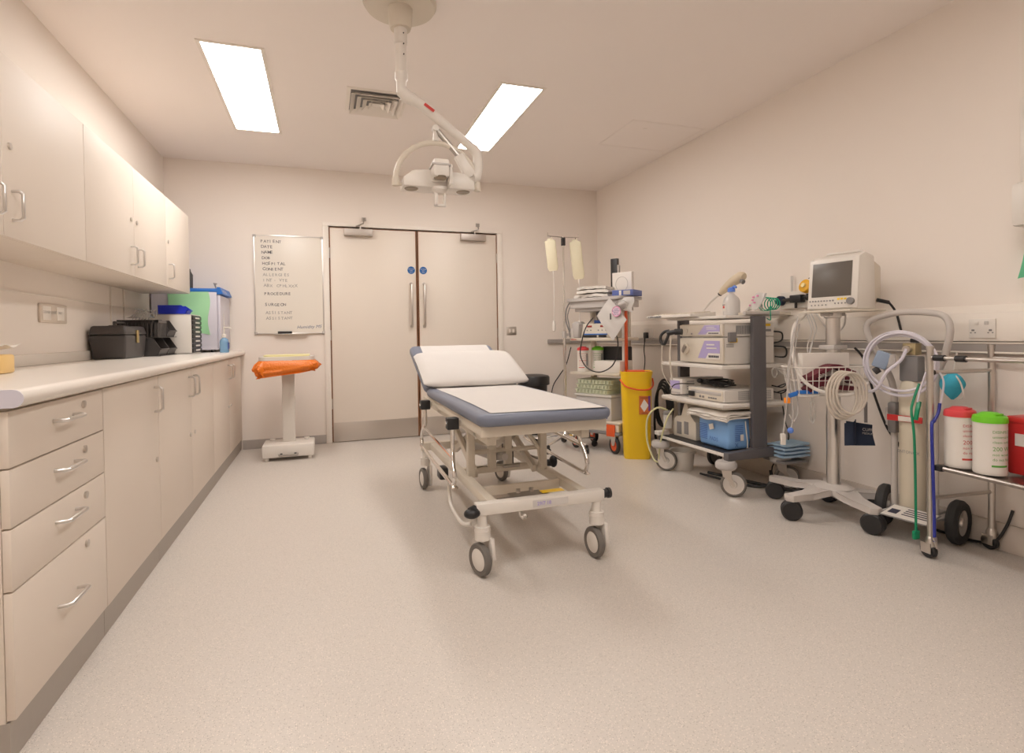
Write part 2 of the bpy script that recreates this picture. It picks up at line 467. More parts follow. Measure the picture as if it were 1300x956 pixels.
base_unit(2.274, 2.944, 'single door base cabinet between the drawers and the double cabinets', [(2.274,2.944,1)])
base_unit(2.946, 4.272, 'double door base cabinet in the middle of the run', [(2.946,3.608,1),(3.608,4.272,-1)])
base_unit(4.274, 5.618, 'double door base cabinet at the far end beside the back wall', [(4.274,4.94,1),(4.94,5.60,-1)])
# worktop with rounded nose, upstand and end cap
o = thing('worktop', 'long cream laminate worktop with a rounded front edge and upstand', 'worktop', (XL,1.655,0))
prof = [(0,.876),(.585,.876)]
for k in range(9): a = -PI/2+PI*k/8; prof.append((.605+.0225*math.cos(a), .8985+.0225*math.sin(a)))
prof += [(0,.921)]
L = YB-1.655-.001
M().prism(prof, L, (.001,L,0),(1,0,0),(0,0,1)).build('worktop_slab', WORK, o)
bx(.001,.018,0,L,.921,.975,b=.004).build('upstand', WORK, o)
prof2 = [(x,z) for x,z in prof]
M().prism(prof2, .0018, (.001,-.0001,0),(1,0,0),(0,0,1)).build('end_cap', FRIDGE, o, label='pale lilac grey end cap')

# wall cabinets
UX = -1.0
def wall_unit(y0, y1, lbl, fronts):
    o = thing('wall_cabinet', lbl, 'cabinet', (XL,y0,1.39), group='wall cabinets above the worktop')
    w = y1-y0; fx = UX-XL
    M().box(.001,fx-.02,.0005,w-.0005,0,.61,b=.001).build('carcass', LAMI, o)
    for a,c,hs in fronts:
        f = bx(fx-.019,fx,a-y0+.0015,c-y0-.0015,.001,.612,b=.001).build('door', LAMI, o)
        yh = (c-.062 if hs>0 else a+.055)-y0
        M().tube([(fx-.001,yh,.062),(fx+.022,yh,.062),(fx+.032,yh,.07),(fx+.032,yh,.152),(fx+.022,yh,.16),(fx-.001,yh,.16)],.0055,10).build('handle', ALU, f)
        lock(f, fx, (c-.05 if hs>0 else a+.045)-y0, .31)
    return o
wall_unit(1.60, 2.935, 'wall cabinet nearest the camera, with the pair of handles at the left edge', [(1.60,2.27,1),(2.27,2.935,-1)])
wall_unit(2.937, 4.262, 'middle double door wall cabinet above the toolbox', [(2.937,3.60,1),(3.60,4.262,-1)])
wall_unit(4.264, 4.93, 'single door wall cabinet at the far end above the blue topped incubator', [(4.264,4.93,-1)])

# socket + wall trims on the left wall
o = thing('wall_socket', 'cream double socket plate on the left wall above the worktop', 'socket', (XL,3.44,1.176))
bx(0,.012,-.147,.147,-.048,.048,b=.004).build('face_plate', mat('socket_plate_aged',(.66,.58,.50),.4), o)
for y in (-.085,.065):
    M().box(.012,.0145,y-.042,y+.042,-.034,.036,b=.001).build('outlet', TRIM, o)
g = M(); g.text('CLEANER SOCKET', .018, (.0145,-.13,.0), (0,1,0),(0,0,1)); g.text('ONLY', .018, (.0145,.03,.0), (0,1,0),(0,0,1))
g.build('lettering', INKG, o)
t = M()
for y in (4.25,4.50): t.box(XL,XL+.010,y,y+.014,.976,1.388,b=.002)
t.box(XL,XL+.006,1.66,5.6,1.262,1.268)
struct('trim_7', t, TRIM)

# ------------------------------------------------------------------ things on the worktop
WT = .9215
def toolbox():
    o = thing('toolbox', 'dark grey plastic toolbox with brass latch against the left wall', 'toolbox', (-1.215,4.04,WT))
    def shell(z0,z1,w0,w1,l0,l1):
        m = M(); t = bmesh.new()
        A = [t.verts.new((sx*w0,sy*l0,z0)) for sx,sy in ((-1,-1),(1,-1),(1,1),(-1,1))]; B = [t.verts.new((sx*w1,sy*l1,z1)) for sx,sy in ((-1,-1),(1,-1),(1,1),(-1,1))]
        t.faces.new(A[::-1]); t.faces.new(B)
        for i in range(4): t.faces.new([A[i],A[(i+1)%4],B[(i+1)%4],B[i]])
        bmesh.ops.bevel(t, geom=list(t.edges), offset=.012, segments=3, profile=.5, affect='EDGES'); m._add(t); return m
    shell(0,.145,.085,.095,.185,.20).build('body', BINM, o)
    l = shell(.146,.20,.098,.085,.205,.19); l.box(-.03,.03,-.09,.09,.195,.205,b=.004)
    lid = l.build('lid', BINM, o)
    M().tube([(0,-.08,.20),(0,-.075,.222),(0,.075,.222),(0,.08,.20)],.008,8).build('handle', BINM, lid)
    for y in (-.0,):
        M().box(.094,.104,y-.018,y+.018,.095,.175,b=.003).build('latch', mat('brass',(.55,.42,.20),.3,1), o)
toolbox()
def bin_mesh(w, l, h, cut):      # opens towards +X
    m = M(); t = .004
    m.box(-w/2,w/2,-l/2,l/2,0,t)                                  # floor
    pr = [(-w/2,0),(w/2-.02,0),(w/2,cut),(w/2-.045,h),(-w/2,h)]
    for y in (-l/2+t, l/2): m.prism(pr, t, (0,y,0),(1,0,0),(0,0,1))
    m.box(-w/2,-w/2+t,-l/2,l/2,0,h)
    m.prism([(w/2-.02,0),(w/2,cut),(w/2-.004,cut),(w/2-.024,0)], l, (0,l/2,0),(1,0,0),(0,0,1))
    m.box(w/2-.012,w/2+.004,-l/2,l/2,cut-.008,cut,b=.002)
    m.box(-w/2,w/2-.045,-l/2-.003,-l/2+.001,h-.012,h); m.box(-w/2,w/2-.045,l/2-.001,l/2+.003,h-.012,h)
    return m
G='charcoal picking bins by the toolbox'
b0 = tag(bin_mesh(.26,.21,.125,.05).build('storage_bin', BINM), 'dark grey open fronted bin in the lower row, next to the toolbox', 'storage bin', G, (-1.18,4.385,WT))
b1 = dup(b0); tag(b1, 'dark grey open fronted bin in the lower row, next to the white drawer tower', 'storage bin', G, (-1.18,4.605,WT))
b2 = dup(b0); tag(b2, 'dark grey open fronted bin stacked on top beside the white drawer tower', 'storage bin', G, (-1.18,4.605,WT+.128))
m = M(); m.box(-.12,.12,-.105,.105,0,.004)
for k in range(9): m.box(.108,.115,-.1+.0235*k,-.089+.0235*k,.004,.115)
for k in range(10): m.box(-.115+.0235*k,-.106+.0235*k,-.105,-.1,.004,.115)
m.box(-.12,.12,-.105,-.099,.1,.118); m.box(.108,.118,-.105,.105,.1,.118); m.box(-.12,-.114,-.105,.105,0,.118); m.box(-.12,.12,.099,.105,0,.118)
tag(m.build('slatted_basket', BINM), 'dark grey slatted basket stacked on the lower bins behind the toolbox', 'basket', None, (-1.18,4.385,WT+.128))
m = M()
for k in range(5): m.tube([(-.03+.012*k,-.1+.02*k,0),(-.02+.02*k,-.05+.03*k,.07),(.02+.01*k,.05+.01*k,.02)],.0025,6,sm=5)
m.surf(lambda u,v:(-.07+.13*u, -.09+.17*v, .012+.05*math.sin(u*3)*math.sin(v*3)),10,10,.001)
tag(m.build('clear_pouch', CLEAR), 'crumpled clear plastic pouch on top of the slatted basket', 'pouch', None, (-1.18,4.385,WT+.25))

# drawer tower
o = thing('drawer_tower', 'small white tower of black drawers next to the grey bins', 'drawer unit', (-1.095,4.905,WT))
c = M(); c.box(-.145,.137,-.165,-.161,0,.3,b=.001); c.box(-.145,.137,.161,.165,0,.3,b=.001); c.box(-.145,.137,-.165,.165,.295,.302,b=.001); c.box(-.145,.137,-.165,.165,0,.006); c.box(-.145,-.141,-.165,.165,0,.3)
c.build('case', WPL, o)
bx(.13,.138,-.161,.161,.006,.295).build('front_panel', BLACK, o)
for k in range(8):
    d = M(); z = .012+.0355*k; d.box(.138,.146,-.155,.155,z,z+.028,b=.003); dd = d.build('drawer', BLACK, o)
    M().box(.146,.150,-.07,.07,z+.008,z+.02,b=.002).build('label_strip', WPL, dd)
tag(bin_mesh(.20,.15,.07,.035).build('storage_bin', BLUEP), 'bright blue small open bin on top of the white drawer tower', 'storage bin', None, (-1.09,4.87,WT+.303))
# incubator / fridge
o = thing('incubator', 'pale lilac countertop incubator cabinet with blue top in the corner', 'incubator', (-1.065,5.345,WT))
bx(-.25,.225,-.24,.24,.02,.50,b=.006).build('cabinet_body', FRIDGE, o)
for a in (-.2,.18):
    for b in (-.2,.2): M().cyl((a,b,0),(a,b,.021),.015).build('foot', BLACK, o)
bx(.2255,.248,-.238,.238,.03,.475,b=.006).build('door', FRIDGE, o)
bx(-.252,.225,-.242,.242,.5,.53,b=.004).build('top_cover', BLUET, o)
q = M(); q.prism([(.2255,.48),(.27,.485),(.248,.54),(.2255,.54)], .484, (0,.242,0),(1,0,0),(0,0,1)); cp = q.build('control_panel', BLUET, o)
q = M(); q.text('INCUBATOR', .035, (.267,-.20,.497),(0,1,0),(-.37,0,.93), th=.001); q.build('lettering', WPL, cp)
q = M(); q.tube([(.2,-.12,.53),(.2,-.12,.54),(.19,-.16,.58)],.004,6); q.box(.185,.2,-.1,-.06,.575,.585); q.tube([(.2,-.12,.54),(.19,-.08,.58)],.003,6)
tag(q.build('door_stay_clip', DSTEEL), 'small metal clip standing on the blue incubator top', 'clip', None, (-1.065,5.345,WT+.001))
q = M(); q.surf(lambda u,v:(-1.20+.30*u+.01*math.sin(v*7), 5.098-.006*math.sin(u*9+v*4), WT+.50-.34*v+.02*math.sin(u*4)*v),14,12,.001)
q.build('mint_cloth', MINT); tag(bpy.data.objects['mint_cloth'], 'pale green plastic apron hanging on the side of the incubator', 'apron')
# sanitiser
o = thing('hand_gel_bottle', 'clear blue hand gel pump bottle at the worktop edge by the incubator', 'bottle', (-.765,4.93,WT))
M().lathe([(0,0),(.033,0),(.034,.01),(.034,.085),(.028,.105),(.012,.118),(.012,.125),(0,.125)],n=20).build('bottle_body', CLEARB, o)
q = M(); q.lathe([(0,.12),(.016,.12),(.016,.145),(.006,.15),(.006,.2),(0,.2)],n=16); q.tube([(0,0,.195),(.0,0,.2),(.045,-.01,.198),(.05,-.012,.188)],.006,8); q.cyl((0,0,.2),(0,0,.31),.0025,n=6)
q.build('pump', WPL, o)
bx(.02,.0352,-.02,.02,.03,.08).build('label_patch', INKB, o)
q = M().cyl((0,0,0),(0,0,.012),.02); q.lathe([(0,.0),(.028,0),(.03,.12),(.015,.15),(.012,.17),(0,.17)],n=16)
tag(q.build('dark_flask', BINM), 'dark round flask on top of the incubator beside the wall cabinet', 'flask', None, (-1.07,5.25,WT+.531))
# yellow tub at left frame edge
o = thing('wipes_packet', 'yellow and white packet on the worktop at the left picture edge', 'packet', (-1.16,2.48,WT))
bx(-.07,.07,-.05,.05,0,.07,b=.01).build('packet_body', mat('amber_film',(.80,.55,.22),.4), o)
q = M(); q.surf(lambda u,v:(-.075+.15*u+.01*v,-.055+.11*v+.004*math.sin(u*9),.072+.03*u+.006*math.sin(v*8)),8,8,.002); q.build('white_flap', WPL, o)

# ------------------------------------------------------------------ whiteboard
o = thing('whiteboard', 'whiteboard with handwritten surgical checklist on the back wall', 'whiteboard', (-.305,YB,1.067))
w,h = .615,.93
bx(-w/2+.01,w/2-.01,-.014,-.001,.01,h-.01).build('panel', WB, o)
f = M(); f.box(-w/2,w/2,-.018,-.001,0,.012,b=.002); f.box(-w/2,w/2,-.018,-.001,h-.012,h,b=.002); f.box(-w/2,-w/2+.012,-.018,-.001,0,h,b=.002); f.box(w/2-.012,w/2,-.018,-.001,0,h,b=.002)
f.build('frame', ALU, o)
for a in (-1,1):
    for z in (0,h):
        q = M(); q.box(a*w/2-a*.024,a*w/2+a*.003,-.021,-.0005,z-.003 if z==0 else z-.024,z+.024 if z==0 else z+.003,b=.005); q.build('corner_cap', LGREY, o)
bx(-.14,.16,-.05,-.018,-.004,.002,b=.001).build('pen_tray', ALU, o)
lines = [('PATIENT',0,.9),('DATE',1,.9),('NAME',2,1),('DOB',3,.9),('HOSPITAL',4,1),('CONSENT',5,.9),('ALLERGIES',6,.4),('INT - VTE',7,.5),('ABX  CPHLXXX',8,.5),('PROCEDURE',9.45,.9),('SURGEON',11.45,1),('ASSISTANT',12.9,.5),('ASSISTANT',13.9,.5)]

random.seed(3)
for s,k,dk in lines:
    x = -.245+.0025*k
    z = h-.072-.0518*k
    tgt = M()
    for ch in s:
        tgt.text(ch, .037*(1+.1*random.uniform(-1,1)), (x,-.0142,z+random.uniform(-.002,.002)), (1,random.uniform(-.0,.0),random.uniform(-.08,.08)),(0,0,1), bold=.0006)
        x += .0262 if ch != ' ' else .016
    tgt.build('handwritten_line', mat('marker_ink',(.14,.13,.14),.6) if dk > .7 else mat('marker_ink_worn',(.36,.34,.32),.6), o)
q = M(); q.text('Humidity M5', .042, (.058,-.0142,.050),(1,0,.03),(.25,0,1)); q.build('blue_lettering', mat('marker_ink_blue',(.12,.16,.28),.6), o)
tag(bx(-.062,.062,-.045,-.02,.002,.026,b=.003).build('board_eraser', BLACK), 'black board eraser on the whiteboard pen tray', 'eraser', None, (-.352,YB,1.067))

# light switch right of the doors
o = thing('light_switch', 'small steel light switch plate on the back wall right of the doors', 'switch', (1.915,YB,1.07))
bx(-.055,.055,-.008,0,-.045,.045,b=.003).build('face_plate', STEEL, o)
for x in (-.02,.02): bx(x-.012,x+.012,-.012,-.008,-.02,.02,b=.002).build('rocker', TRIM, o)

# ------------------------------------------------------------------ sack holder
o = thing('sack_holder', 'white pedal sack holder on a pillar base below the whiteboard', 'sack holder', (-.305,5.10,0))
q = M(); q.box(-.205,.205,-.14,.16,.028,.135,b=.012); q.build('base', WPL, o)
for a in (-.17,.17):
    for b in (-.1,.12): M().cyl((a,b,0),(a,b,.03),.018).build('foot', WPL, o)
q = M(); q.box(-.05,.05,.0,.06,.13,.80,b=.006); q.build('pillar', WPL, o)
q = M(); q.tube([(-.075,-.135,.055),(-.07,-.165,.052),(.07,-.165,.052),(.075,-.135,.055)],.006,8); q.build('pedal_bar', DSTEEL, o)
for a in (-.055,.055): bx(a-.009,a+.009,-.146,-.139,.04,.065,b=.002).build('pedal_slot', BLACK, o)
for a in (-.14,.14): M().cyl((a,.1,.13),(a,.1,.15),.022).build('castor_cap', WPL, o)
q = M(); q.prism(rr(0,0,.43,.36,.06), .03, (0,-.02,.845)); 
rim = q.build('rim', WPL, o)
q = M(); q.prism(rr(0,0,.36,.29,.05), .012, (0,-.02,.8755)); q.build('lid', mat('pale_yellow_lid',(.80,.74,.38),.4), o, label='pale yellow lid')
bx(-.03,.03,-.02,.1,.79,.846,b=.004).build('bracket', WPL, o)
def frill(u,v):
    a = 2*PI*u; p = rr(0,0,.43,.36,.06,8); k = u*len(p); i = int(k)%len(p); j = (i+1)%len(p); fr = k-int(k)
    x = p[i][0]*(1-fr)+p[j][0]*fr; y = p[i][1]*(1-fr)+p[j][1]*fr
    f = noise.noise(Vector((math.cos(a)*4,math.sin(a)*4,v*2)))
    g = noise.noise(Vector((math.cos(a)*9+5,math.sin(a)*9,v*5)))
    bl = math.sin(PI*min(v*1.1,1))*.028+.010*v
    s = 1+ (bl + .05*f*v + .03*g*v + .012*v*math.sin(a*26+3*f))/.2
    low = .085+.018*(-x/.2)+.02*noise.noise(Vector((math.cos(a)*2.5,math.sin(a)*2.5,3)))
    return (x*s, y*s-.02, .843-v*low*1.35)
M().surf(frill, 90, 10, .001).build('waste_sack', ORANGE); tag(bpy.data.objects['waste_sack'],'orange waste sack bunched below the rim of the white sack holder','waste sack',None,(-.305,5.10,0))

# pedal bin behind the couch
o = thing('pedal_bin', 'black round lidded bin standing behind the couch backrest', 'bin', (2.05,5.32,0))
M().lathe([(0,0),(.12,0),(.125,.02),(.14,.5),(.14,.53),(0,.53)],n=32).build('bin_body', BLACK, o)
M().lathe([(.155,.505),(.165,.51),(.165,.585),(.155,.60),(.10,.612),(0,.615)],n=32).build('lid', BLACK, o)
bx(-.04,.04,-.20,-.12,.02,.035,b=.005).build('pedal', BLACK, o)

# ------------------------------------------------------------------ surgical lamp
def lamp():
    X0,Y0 = .375,2.70
    o = thing('surgical_lamp', 'white ceiling mounted surgical lamp with jointed arms and yoke', 'lamp', (X0,Y0,H))
    def P(x,y,z): return (x-X0,y-Y0,z-H)
    m = M().lathe([(0,0),(.175,0),(.175,-.012),(.165,-.028),(.06,-.034),(.055,-.11),(.048,-.13),(0,-.13)],n=48); m.build('ceiling_rose', CREAM, o)
    m = M().lathe([(0,-.128),(.031,-.128),(.031,-.2),(.027,-.205),(.027,-.335),(.031,-.34),(.031,-.37),(.024,-.38),(.024,-.44),(0,-.44)],n=24)
    m.apply(Matrix.Rotation(0,4,'Z')); d = m.build('drop_tube', WPL, o)
    m = M()
    for z in (-.16,-.21,-.26): m.cyl((.01,-.032,z),(.01,-.026,z),.003,n=8)
    m.build('screws', BLACK, d)
    m = M().tube([P(.376,2.7,2.225),P(.40,2.7,2.20),P(.43,2.7,2.19)],.03,16); m.build('elbow', WPL, o)
    a = M(); a.tube([P(.40,2.70,2.205),P(.47,2.70,2.17),P(.60,2.72,2.085)],.026,16,radii=[.026,.025,.022]); aa = a.build('upper_arm', WPL, o)
    q = M(); q.box(-.028,.028,-.001,.001,-.007,.007); mx = Matrix.Translation(Vector(P(.505,2.675,2.15))) @ Matrix.Rotation(math.radians(33),4,'Y'); q.apply(mx); q.build('red_badge', INKR, aa)
    a = M(); a.tube([P(.56,2.715,2.11),P(.745,2.74,1.99)],.03,14,radii=[.022,.022]); a.build('spring_arm', WPL, o)
    a = M(); a.tube([P(.735,2.74,1.995),P(.762,2.742,1.965),P(.765,2.742,1.9),P(.755,2.742,1.85),P(.735,2.738,1.84)],.026,16,sm=4); a.build('knuckle', LGREY if 0 else WPL, o)
    # bracket up-left with steel strut
    a = M(); a.prism([(0,0),(.055,.03),(-.02,.135),(-.06,.11)], .03, P(.70,2.755,1.83),(1,0,0),(0,0,1),b=.006); a.build('fork_bracket', WPL, o)
    a = M(); a.tube([P(.665,2.74,1.945),P(.555,2.74,2.065)],.014,10); a.build('steel_strut', DSTEEL, o)
    a = M(); a.cyl(P(.545,2.72,2.075),P(.545,2.76,2.075),.016); a.tube([P(.545,2.74,2.06),P(.547,2.74,2.01)],.013,10,radii=[.009,.018]); a.build('pivot', WPL, o)
    # yoke arc
    a = M(); cx,cz,r = .552,1.80,.208
    pts = [P(cx+r*math.cos(t)*1.0, 2.74, cz+r*math.sin(t)*.98) for t in [PI*k/16 for k in range(17)]]
    t = M(); 
    for k in range(17):
        pass
    t.tube(pts,.0135,10); t.cyl(P(cx+r,2.74,1.815),P(cx+r,2.74,1.775),.017); t.cyl(P(cx-r,2.74,1.815),P(cx-r,2.74,1.775),.017)
    for s in (-1,1): t.cyl(P(cx+s*r,2.74,1.785),P(cx+s*(r-.03),2.74,1.785),.01)
    t.build('yoke', CREAM, o)
    # lamp head : cross of four pods seen from below, with the face tilted to the camera
    hd = (cx,2.74,1.80)
    def pod(name, pts, z0, dz, b=.008):
        return None
    m = M()
    m.box(.375,.735,2.68,2.80,1.765,1.835,b=.012)                    # side pods bar
    k = M(); k.prism([(.375,1.765),(.375,1.808),(.425,1.845),(.51,1.850),(.59,1.850),(.68,1.845),(.73,1.808),(.73,1.765)], .13, (0,2.81,0),(1,0,0),(0,0,1),b=.008)
    k.apply(Matrix.Translation(Vector((-X0,-Y0,-H)))); hdo = k.build('lamp_head', WPL, o)
    m.bm.free()
    f = M(); f.box(.508,.585,2.60,2.68,1.80,1.885,b=.01); f.box(.508,.585,2.66,2.9,1.79,1.875,b=.01); f.apply(Matrix.Translation(Vector((-X0,-Y0,-H)))); f.build('centre_pod', WPL, hdo)
    f = M(); f.box(.500,.592,2.596,2.70,1.852,1.862,b=.002); f.apply(Matrix.Translation(Vector((-X0,-Y0,-H)))); f.build('pod_band', LGREY, hdo)
    f = M(); f.box(.587,.605,2.62,2.82,1.77,1.868,b=.006); f.apply(Matrix.Translation(Vector((-X0,-Y0,-H)))); f.build('side_grip', WPL, hdo)
    for (lx,ly,lz) in ((.42,2.735,1.7645),(.682,2.735,1.7645),(.547,2.64,1.7995)):
        f = M(); f.lathe([(0,-.003),(.028,-.003),(.034,.004),(0,.004)],(lx-X0,ly-Y0,lz-H),24,sx=1.1 if ly>2.7 else 1.0,sy=1.3); f.build('lens', GLASSD, hdo)
    f = M(); f.lathe([(0,.0),(.04,.0),(.04,-.014),(.024,-.03),(0,-.03)],(.555-X0,2.70-Y0,1.77-H),24); f.build('hub', WPL, hdo)
    f = M(); f.box(.527,.545,2.69,2.71,1.675,1.745,b=.004); f.box(.527,.585,2.69,2.71,1.675,1.688,b=.004); f.box(.573,.585,2.69,2.71,1.675,1.745,b=.004)
    f.apply(Matrix.Translation(Vector((-X0,-Y0,-H)))); f.build('sterile_handle', WPL, hdo)
lamp()
# ------------------------------------------------------------------ wheels
def wheel(p, c, r, w, yaw, tyre=GRUB, hub=WPL, name='wheel', hubr=.62):
    """wheel standing at centre c, axle horizontal, yaw = direction of the axle"""
    ax = Matrix.Rotation(yaw,4,'Z') @ Matrix.Rotation(PI/2,4,'Y')
    t = M(); t.lathe([(r*hubr,-w*.42),(r*.9,-w*.5),(r,-w*.25),(r,w*.25),(r*.9,w*.5),(r*hubr,w*.42),(r*hubr,-w*.42)],c,28,ax); o = t.build(name, tyre, p)
    h = M(); h.lathe([(0,-w*.45),(r*hubr*.3,-w*.45),(r*hubr*.35,-w*.3),(r*hubr*.95,-w*.34),(r*hubr*1.02,-w*.40),(r*hubr*1.02,w*.40),(r*hubr*.95,w*.34),(r*hubr*.35,w*.3),(r*hubr*.3,w*.45),(0,w*.45)],c,28,ax); h.build('hub', hub, o)
    return o

# ------------------------------------------------------------------ examination couch
def couch():
    CX = .905
    o = thing('examination_couch', 'height adjustable blue grey examination couch on white castors in mid floor', 'couch', (CX,2.15,0))
    def mb(): return M()
    # mattress: rounded slab, local y from 0 (foot) to 1.28 (hinge)
    m = M(); m.slab(0,.645,.625,1.27,.06,.652,.054,.024); m.build('mattress', VINYL, o)
    # backrest
    an = math.radians(20.5)
    m = M().mark(); m.slab(0,.36,.625,.71,.05,-.022,.058,.022)
    m.apply(Matrix.Translation((0,1.295,.678)) @ Matrix.Rotation(an,4,'X')); br = m.build('backrest', VINYL, o)
    m = M().mark(); m.box(-.27,.27,.03,.60,-.05,-.023,b=.004); m.apply(Matrix.Translation((0,1.295,.678)) @ Matrix.Rotation(an,4,'X')); m.build('backrest_frame', CREAM, o)
    # deck under mattress
    m = M()
    m.box(-.295,.295,.055,.075,.605,.651,b=.003); 
    for s in (-1,1): m.box(s*.295,s*.275,.0745,1.27,.61,.651,b=.003)
    m.box(-.275,.275,.08,1.27,.64,.651); m.box(-.294,.294,1.25,1.27,.61,.64)
    m.build('deck', CREAM, o)
    # upper frame
    m = M()
    for s in (-1,1): m.box(s*.225-.02,s*.225+.02,.13,1.75,.555,.604,b=.003)
    for y in (.35,.75,1.2): m.box(-.245,.245,y-.018,y+.018,.56,.60,b=.003)
    for s in (-1,1): m.tube([(s*.225,1.62,.58),(s*.225,1.78,.74)],.012,8)
    m.build('upper_frame', CREAM, o)
    # base frame
    m = M(); m.box(-.305,.305,.10,.15,.262,.312,b=.004); m.build('foot_crossbar', WPL, o)
    m = M()
    for s in (-1,1): m.box(s*.222-.022,s*.222+.022,.15,1.52,.268,.310,b=.004)
    m.box(-.2,.2,.375,.395,.26,.306,b=.003); m.box(-.305,.305,1.52,1.57,.262,.312,b=.004); m.box(-.2,.2,.76,.80,.27,.305,b=.003)
    m.build('base_frame', CREAM, o)
    m = M()
    m.box(-.115,.04,.20,.26,.296,.300); m.box(-.19,.06,.155,.185,.302,.306)
    m.build('bracket_plate', DSTEEL, o)
    for x in (-.065,.0): M().cyl((x,.25,.30),(x,.25,.316),.011).build('bolt', STEEL, o)
    bx(.02,.13,.16,.20,.3125,.3145).build('yellow_sticker', YELLOW, o)
    q = bx(-.05,.12,.0985,.1,.272,.303).build('white_sticker', PAPER, o)
    M().text('29/7 18', .022, (-.03,.0983,.280),(1,0,0),(0,0,1),bold=.0008).build('lettering', INKL, q)
    # lifting links
    m = M()
    for s in (-1,1):
        m.box(s*.2-.018,s*.2+.018,.58,.625,.30,.60,b=.003)
    for x in (-.075,.015): m.box(x-.02,x+.02,.62,.66,.33,.60,b=.003)
    m.box(-.20,.2,.60,.64,.53,.562,b=.003)
    m.build('lift_post', CREAM, o)
    m = M()
    for s in (-1,1):
        m.mark(); m.box(-.012,.012,-.37,.37,-.022,.022,b=.003); m.apply(Matrix.Translation((s*.165,.98,.43)) @ Matrix.Rotation(math.radians(20),4,'X'))
        m.mark(); m.box(-.012,.012,-.30,.30,-.02,.02,b=.003); m.apply(Matrix.Translation((s*.135,.95,.43)) @ Matrix.Rotation(math.radians(-22),4,'X'))
    m.cyl((-.2,.63,.42),(.2,.63,.42),.012); m.cyl((-.2,1.3,.56),(.2,1.3,.56),.014)
    m.build('scissor_link', CREAM, o)
    m = M(); m.tube([(-.03,1.25,.32),(-.03,.75,.37),(-.03,.55,.40)],.03,14,radii=[.035,.03,.018]); m.build('actuator', LGREY, o)
    bx(.03,.07,.70,.80,.31,.42,b=.006).build('motor_box', BLACK, o)
    m = M(); m.cyl((-.03,.58,.345),(.06,.58,.345),.01); m.build('link_pin', DSTEEL, o)
    m = M(); m.tube([(.06,.64,.60),(.18,.60,.42),(.19,.60,.34)],.012,6); m.build('gusset', CREAM, o)
    # castors
    for (x,y,yw) in ((-.275,.125,.35),(.275,.125,.12),(-.275,1.545,.1),(.275,1.545,.3)):
        s = M(); s.cyl((x,y,.262),(x,y,.205),.021); s.cyl((x,y,.212),(x,y,.155),.034); s.cyl((x,y,.196),(x,y,.192),.036)
        c0 = s.build('castor', WPL, o)
        d = Vector((math.cos(yw),math.sin(yw),0)); bk = Vector((-d.y,d.x,0))
        if bk.y > 0 and y < 1: bk = bk
        cc = Vector((x,y,.0625))+bk*.0
        f = M(); f.mark(); f.prism([(-.038,.16),(.038,.16),(.048,.07),(.034,.024),(0,.012),(-.034,.024),(-.048,.07)], .018, (.018,0,0),(0,1,0),(0,0,1),b=.003)
        f.mark(); 
        f.bm.verts.ensure_lookup_table()
        for v in f.bm.verts: v.co = Matrix.Translation((x,y,0)) @ Matrix.Rotation(yw,4,'Z') @ v.co
        f.build('fork_cover', WPL, c0)
        wc = cc - d*.0
        t = M(); ax = Matrix.Rotation(yw,4,'Z') @ Matrix.Rotation(PI/2,4,'Y')
        pc=tuple(Vector((x,y,.0703))-d*.014); t.lathe([(.048,-.013),(.064,-.015),(.070,-.009),(.070,.009),(.064,.015),(.048,.013),(.048,-.013)], pc, 28, ax); t.build('tyre', GRUB, c0); t = M(); t.lathe([(0,-.018),(.034,-.017),(.0485,-.011),(.0485,.011),(0,.013)], pc, 28, ax); t.build('hub', WPL, c0)
    # corner buffers
    m = M()
    m.sph((-.325,.105,.277),.028,(1.3,1.0,.8)); m.cyl((-.305,.12,.287),(-.33,.11,.28),.022)
    m.build('foot_buffer', BLACK, o)
    m = M(); m.cyl((.305,.125,.287),(.335,.125,.29),.02); m.cyl((.33,.125,.29),(.345,.125,.29),.024); m.build('foot_buffer', BLACK, o)
    m = M(); m.cyl((-.11,.105,.262),(-.11,.105,.245),.006); m.sph((-.09,.098,.24),.013); m.tube([(-.115,.1,.25),(-.1,.095,.232),(-.09,.095,.24)],.005,6); m.build('brake_knob', STEEL, o)
    # pedals
    m = M(); m.sph((.33,.76,.30),.036,(.6,1,.95)); m.cyl((.30,.78,.29),(.33,.77,.29),.02); m.build('pedal', BLACK, o)
    m = M(); m.box(-.345,-.295,.70,.78,.27,.335,b=.012); m.build('pedal', BLACK, o)
    m = M(); m.tube([(-.30,.68,.27),(-.30,.64,.16),(-.30,.40,.14),(-.27,.34,.15)],.010,8,sm=4); m.build('pedal_lever', WPL, o)
    m = M(); m.tube([(.24,1.0,.30),(.33,.78,.29)],.009,8); m.build('pedal_lever', DSTEEL, o)
    # folded side rails
    for s in (-1,1):
        x = s*.335
        for y in (.42,1.17):
            bx(x-.028,x+.028,y-.026,y+.026,.588,.643,b=.004).build('rail_clamp', BLACK, o)
            M().cyl((x+s*.028,y,.616),(x+s*.034,y,.616),.009).build('clamp_bolt', CHROME, o)
            M().box(min(x,s*.296),max(x,s*.296),y-.012,y+.012,.60,.63).build('clamp_bracket', CREAM, o)
        r = M()
        xx = x+s*.008
        r.tube([(x,.42,.59),(x,.42,.49),(xx,.38,.43),(xx,.352,.38),(xx,.37,.335),(xx,.43,.325),(xx,1.18,.345),(xx,1.25,.37),(xx,1.255,.42),(xx,1.20,.47),(x,1.17,.50),(x,1.17,.59)],.0105,12,sm=5)
        r.tube([(xx,.40,.455),(xx,.60,.462),(xx,1.18,.475)],.008,10)
        r.build('side_rail', CHROME, o)
couch()

